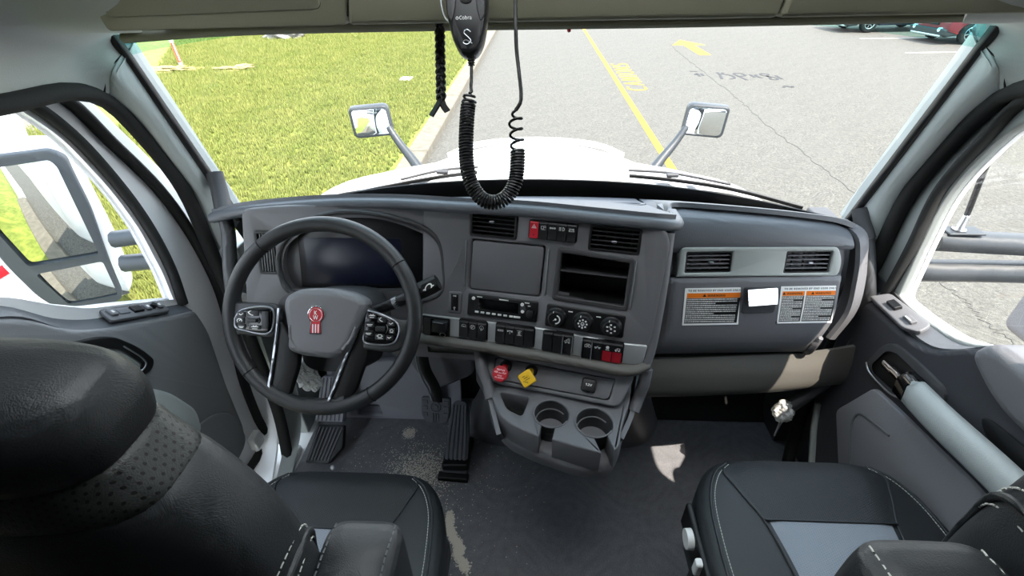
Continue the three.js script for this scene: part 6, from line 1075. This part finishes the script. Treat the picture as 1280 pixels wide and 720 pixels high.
// ------------------------------------------------------------------ radio microphone with its coiled cord, and a plaited strap
{
  const m0 = [-0.099, 1.527, -0.746];
  const t = thing('radio_microphone', 'black hand microphone with a coiled cord hanging from the header', 'microphone', [-0.1, 1.49, -0.84]);
  const f = new Frame([-0.1065, 1.524, -0.838], [1, 0, 0.03], [-0.03, 0.86, -0.5]);
  const body = part(t, 'body', plate(f, [[-0.033, 0.075, 0.02], [-0.031, 0.0, 0.03], [-0.022, -0.038, 0.03], [-0.01, -0.057, 0.012], [0.012, -0.057, 0.012], [0.023, -0.038, 0.03], [0.031, 0.0, 0.03], [0.033, 0.075, 0.02]], 0.034, { n: 0.012, b: 0.007, seg: 5 }), M.switch);
  for (const s of [-1, 1]) part(body, 'side_grip', plate(f, [[s * 0.012, 0.07], [s * 0.016, 0.01], [s * 0.022, -0.012], [s * 0.0285, 0.0], [s * 0.03, 0.07]], 0.006, { n: 0.0145, b: 0.002, r: 0.006 }), M.charcoalDark);
  part(body, 'speaker_grille', plate(f, [[-0.01, 0.06], [-0.01, 0.015, 0.01], [0.01, 0.015, 0.01], [0.01, 0.06]], 0.004, { n: 0.0138, b: 0.001, r: 0.004 }), M.black);
  part(body, 'round_mark', sweep([[0.006, -0.026], [0.0, -0.0225], [-0.0045, -0.027], [0.002, -0.034], [0.006, -0.039], [0.0, -0.0445], [-0.006, -0.0415], [-0.002, -0.038], [0.008, -0.043]].map(([u, v]) => f.at(u, v, 0.0122)), circle(0.0009, 6), { n: 40 }), M.satin);
  const name = new M.TextGeometry('Cobra', { font: M.font, size: 0.0052, depth: 0.0005, curveSegments: 3 }); name.translate(-0.011, -0.008, 0.0121);
  part(body, 'lettering', f.put(name), M.whitePrint);
  part(body, 'lettering_mark', f.put(new THREE.TorusGeometry(0.0018, 0.0007, 6, 16).translate(-0.014, -0.0062, 0.0122)), M.whitePrint);
  part(t, 'hang_clip', sweep([f.at(-0.035, 0.07, -0.004), f.at(-0.041, 0.03, -0.004), f.at(-0.036, 0.004, -0.004), f.at(-0.028, -0.006, -0.003)], circle(0.0016, 6), { n: 20 }), M.satin);
  const relief = [f.at(0.001, -0.056, -0.004), V(-0.1018, 1.478, -0.812), V(-0.1005, 1.462, -0.806)];
  part(t, 'strain_relief', tube(relief, (q) => 0.0068 - 0.0022 * q + 0.0008 * Math.sin(q * 40), { n: 30, k: 12 }), M.black);
  const P = (a) => a.map((p) => V(...p));
  const straight = P([[-0.1005, 1.462, -0.806], [-0.1, 1.445, -0.79], [-0.1, 1.435, -0.78], [-0.099, 1.43, -0.775]]);
  part(t, 'cord', tube(straight, 0.0026, { n: 12, k: 8 }), M.black);
  const path = new THREE.CatmullRomCurve3(P([[-0.099, 1.43, -0.775], [-0.104, 1.412, -0.765], [-0.106, 1.39, -0.75], [-0.1065, 1.35, -0.724], [-0.102, 1.322, -0.706], [-0.092, 1.302, -0.694], [-0.078, 1.29, -0.687], [-0.06, 1.287, -0.686], [-0.043, 1.294, -0.692], [-0.031, 1.311, -0.704], [-0.027, 1.342, -0.726], [-0.029, 1.37, -0.745], [-0.031, 1.388, -0.758], [-0.031, 1.404, -0.769]]), false, 'centripetal');
  const N = 1500, turns = 66, pts = []; let nrm = V(0, 0, 1);
  for (let i = 0; i <= N; i++) {
    const s = i / N, tg = path.getTangentAt(s); nrm.addScaledVector(tg, -nrm.dot(tg)).normalize(); const b = tg.clone().cross(nrm);
    // looser turns near the right end
    const ph = turns * 2 * Math.PI * (s < 0.05 ? s * 0.7 : s < 0.82 ? 0.035 + (s - 0.05) * 1.18 : 0.9436 + (s - 0.82) * (1 - 0.9436) / 0.18), r = 0.0098 * Math.min(1, s * 40, (1 - s) * 40);
    pts.push(path.getPointAt(s).addScaledVector(nrm, Math.cos(ph) * r).addScaledVector(b, Math.sin(ph) * r));
  }
  part(t, 'coiled_cord', sweep(pts, circle(0.0021, 7), { raw: true }), M.switch);
  part(t, 'cord', tube(P([[-0.031, 1.404, -0.769], [-0.024, 1.414, -0.774], [-0.023, 1.425, -0.782], [-0.027, 1.455, -0.802], [-0.031, 1.482, -0.822], [-0.033, 1.52, -0.846], [-0.034, 1.55, -0.875]]), 0.003, { n: 30, k: 8 }), M.black);

  const s = thing('plaited_strap', 'short black plaited strap hanging beside the microphone over the lawn view', 'strap', [-0.177, 1.49, -0.96]);
  const top = V(-0.176, 1.51, -0.985), bot = V(-0.171, 1.39, -0.9);
  for (let k = 0; k < 3; k++) part(s, 'strand', tube(Array.from({ length: 40 }, (_, i) => { const q = i / 39, a = q * 26 + (k * 2 * Math.PI) / 3; return top.clone().lerp(bot, q).add(V(Math.sin(a) * 0.0055, 0, Math.sin(2 * a) * 0.003)); }), 0.0045, { n: 90, k: 7 }), M.black);
  part(s, 'tail', sweep([V(-0.171, 1.391, -0.9), V(-0.178, 1.38, -0.893), V(-0.189, 1.365, -0.884)], rect(0.012, 0.004), { n: 8, flat: true }), M.black);
  part(s, 'tail', sweep([V(-0.171, 1.391, -0.9), V(-0.166, 1.38, -0.893), V(-0.159, 1.372, -0.888)], rect(0.012, 0.004), { n: 8, flat: true }), M.black);
}
// ------------------------------------------------------------------ dried dirt on the floor mat: grains and smears nobody could count
{
  const g = new THREE.IcosahedronGeometry(1, 0), N = 7500, im = new THREE.InstancedMesh(g, new THREE.MeshPhysicalMaterial({ color: 0xcac3b4, roughness: 1 }), N), mm = new THREE.Matrix4(), q = new THREE.Quaternion();
  const gauss = () => (rnd() + rnd() + rnd() - 1.5) * 1.2;
  const smear = [[-0.28, -0.92], [-0.275, -0.87], [-0.25, -0.83], [-0.225, -0.8], [-0.24, -0.79], [-0.2, -0.74]];
  for (let i = 0; i < N; i++) {
    let x, z, s;
    const k = rnd();
    if (k < 0.45) { const a = i % (smear.length - 1), t = rnd(); x = smear[a][0] + (smear[a + 1][0] - smear[a][0]) * t + gauss() * 0.011; z = smear[a][1] + (smear[a + 1][1] - smear[a][1]) * t + gauss() * 0.014; s = 0.0016; } else if (k < 0.8) { x = -0.42 + gauss() * 0.1; z = -1.08 + gauss() * 0.09; s = 0.0011; } else if (k < 0.88) { x = -0.5 + gauss() * 0.02; z = -1.26 + gauss() * 0.02; s = 0.0012; } else { x = -0.45 + gauss() * 0.35; z = -1.0 + gauss() * 0.25; s = 0.001; }
    if (x < -0.72 || x > 0.3 || z < -1.3) { x = -0.42; z = -1.06; }
    const r = s * (0.4 + rnd());
    q.setFromAxisAngle(V(0, 1, 0), rnd() * 6);
    mm.compose(V(x, 0.0004, z), q, V(r * 1.8, r * 0.5, r * 1.4)); im.setMatrixAt(i, mm);
  }
  im.name = 'dried_dirt'; im.castShadow = im.receiveShadow = true;
  im.userData = { kind: 'stuff', label: 'pale dried dirt grains scattered on the dark floor mat by the pedals', category: 'dirt' };
  scene.add(im);
}
scene.traverse((o) => { if (o.isMesh && o.castShadow !== false && !o.material.transmission) o.castShadow = true; });
renderer.render(scene, camera);
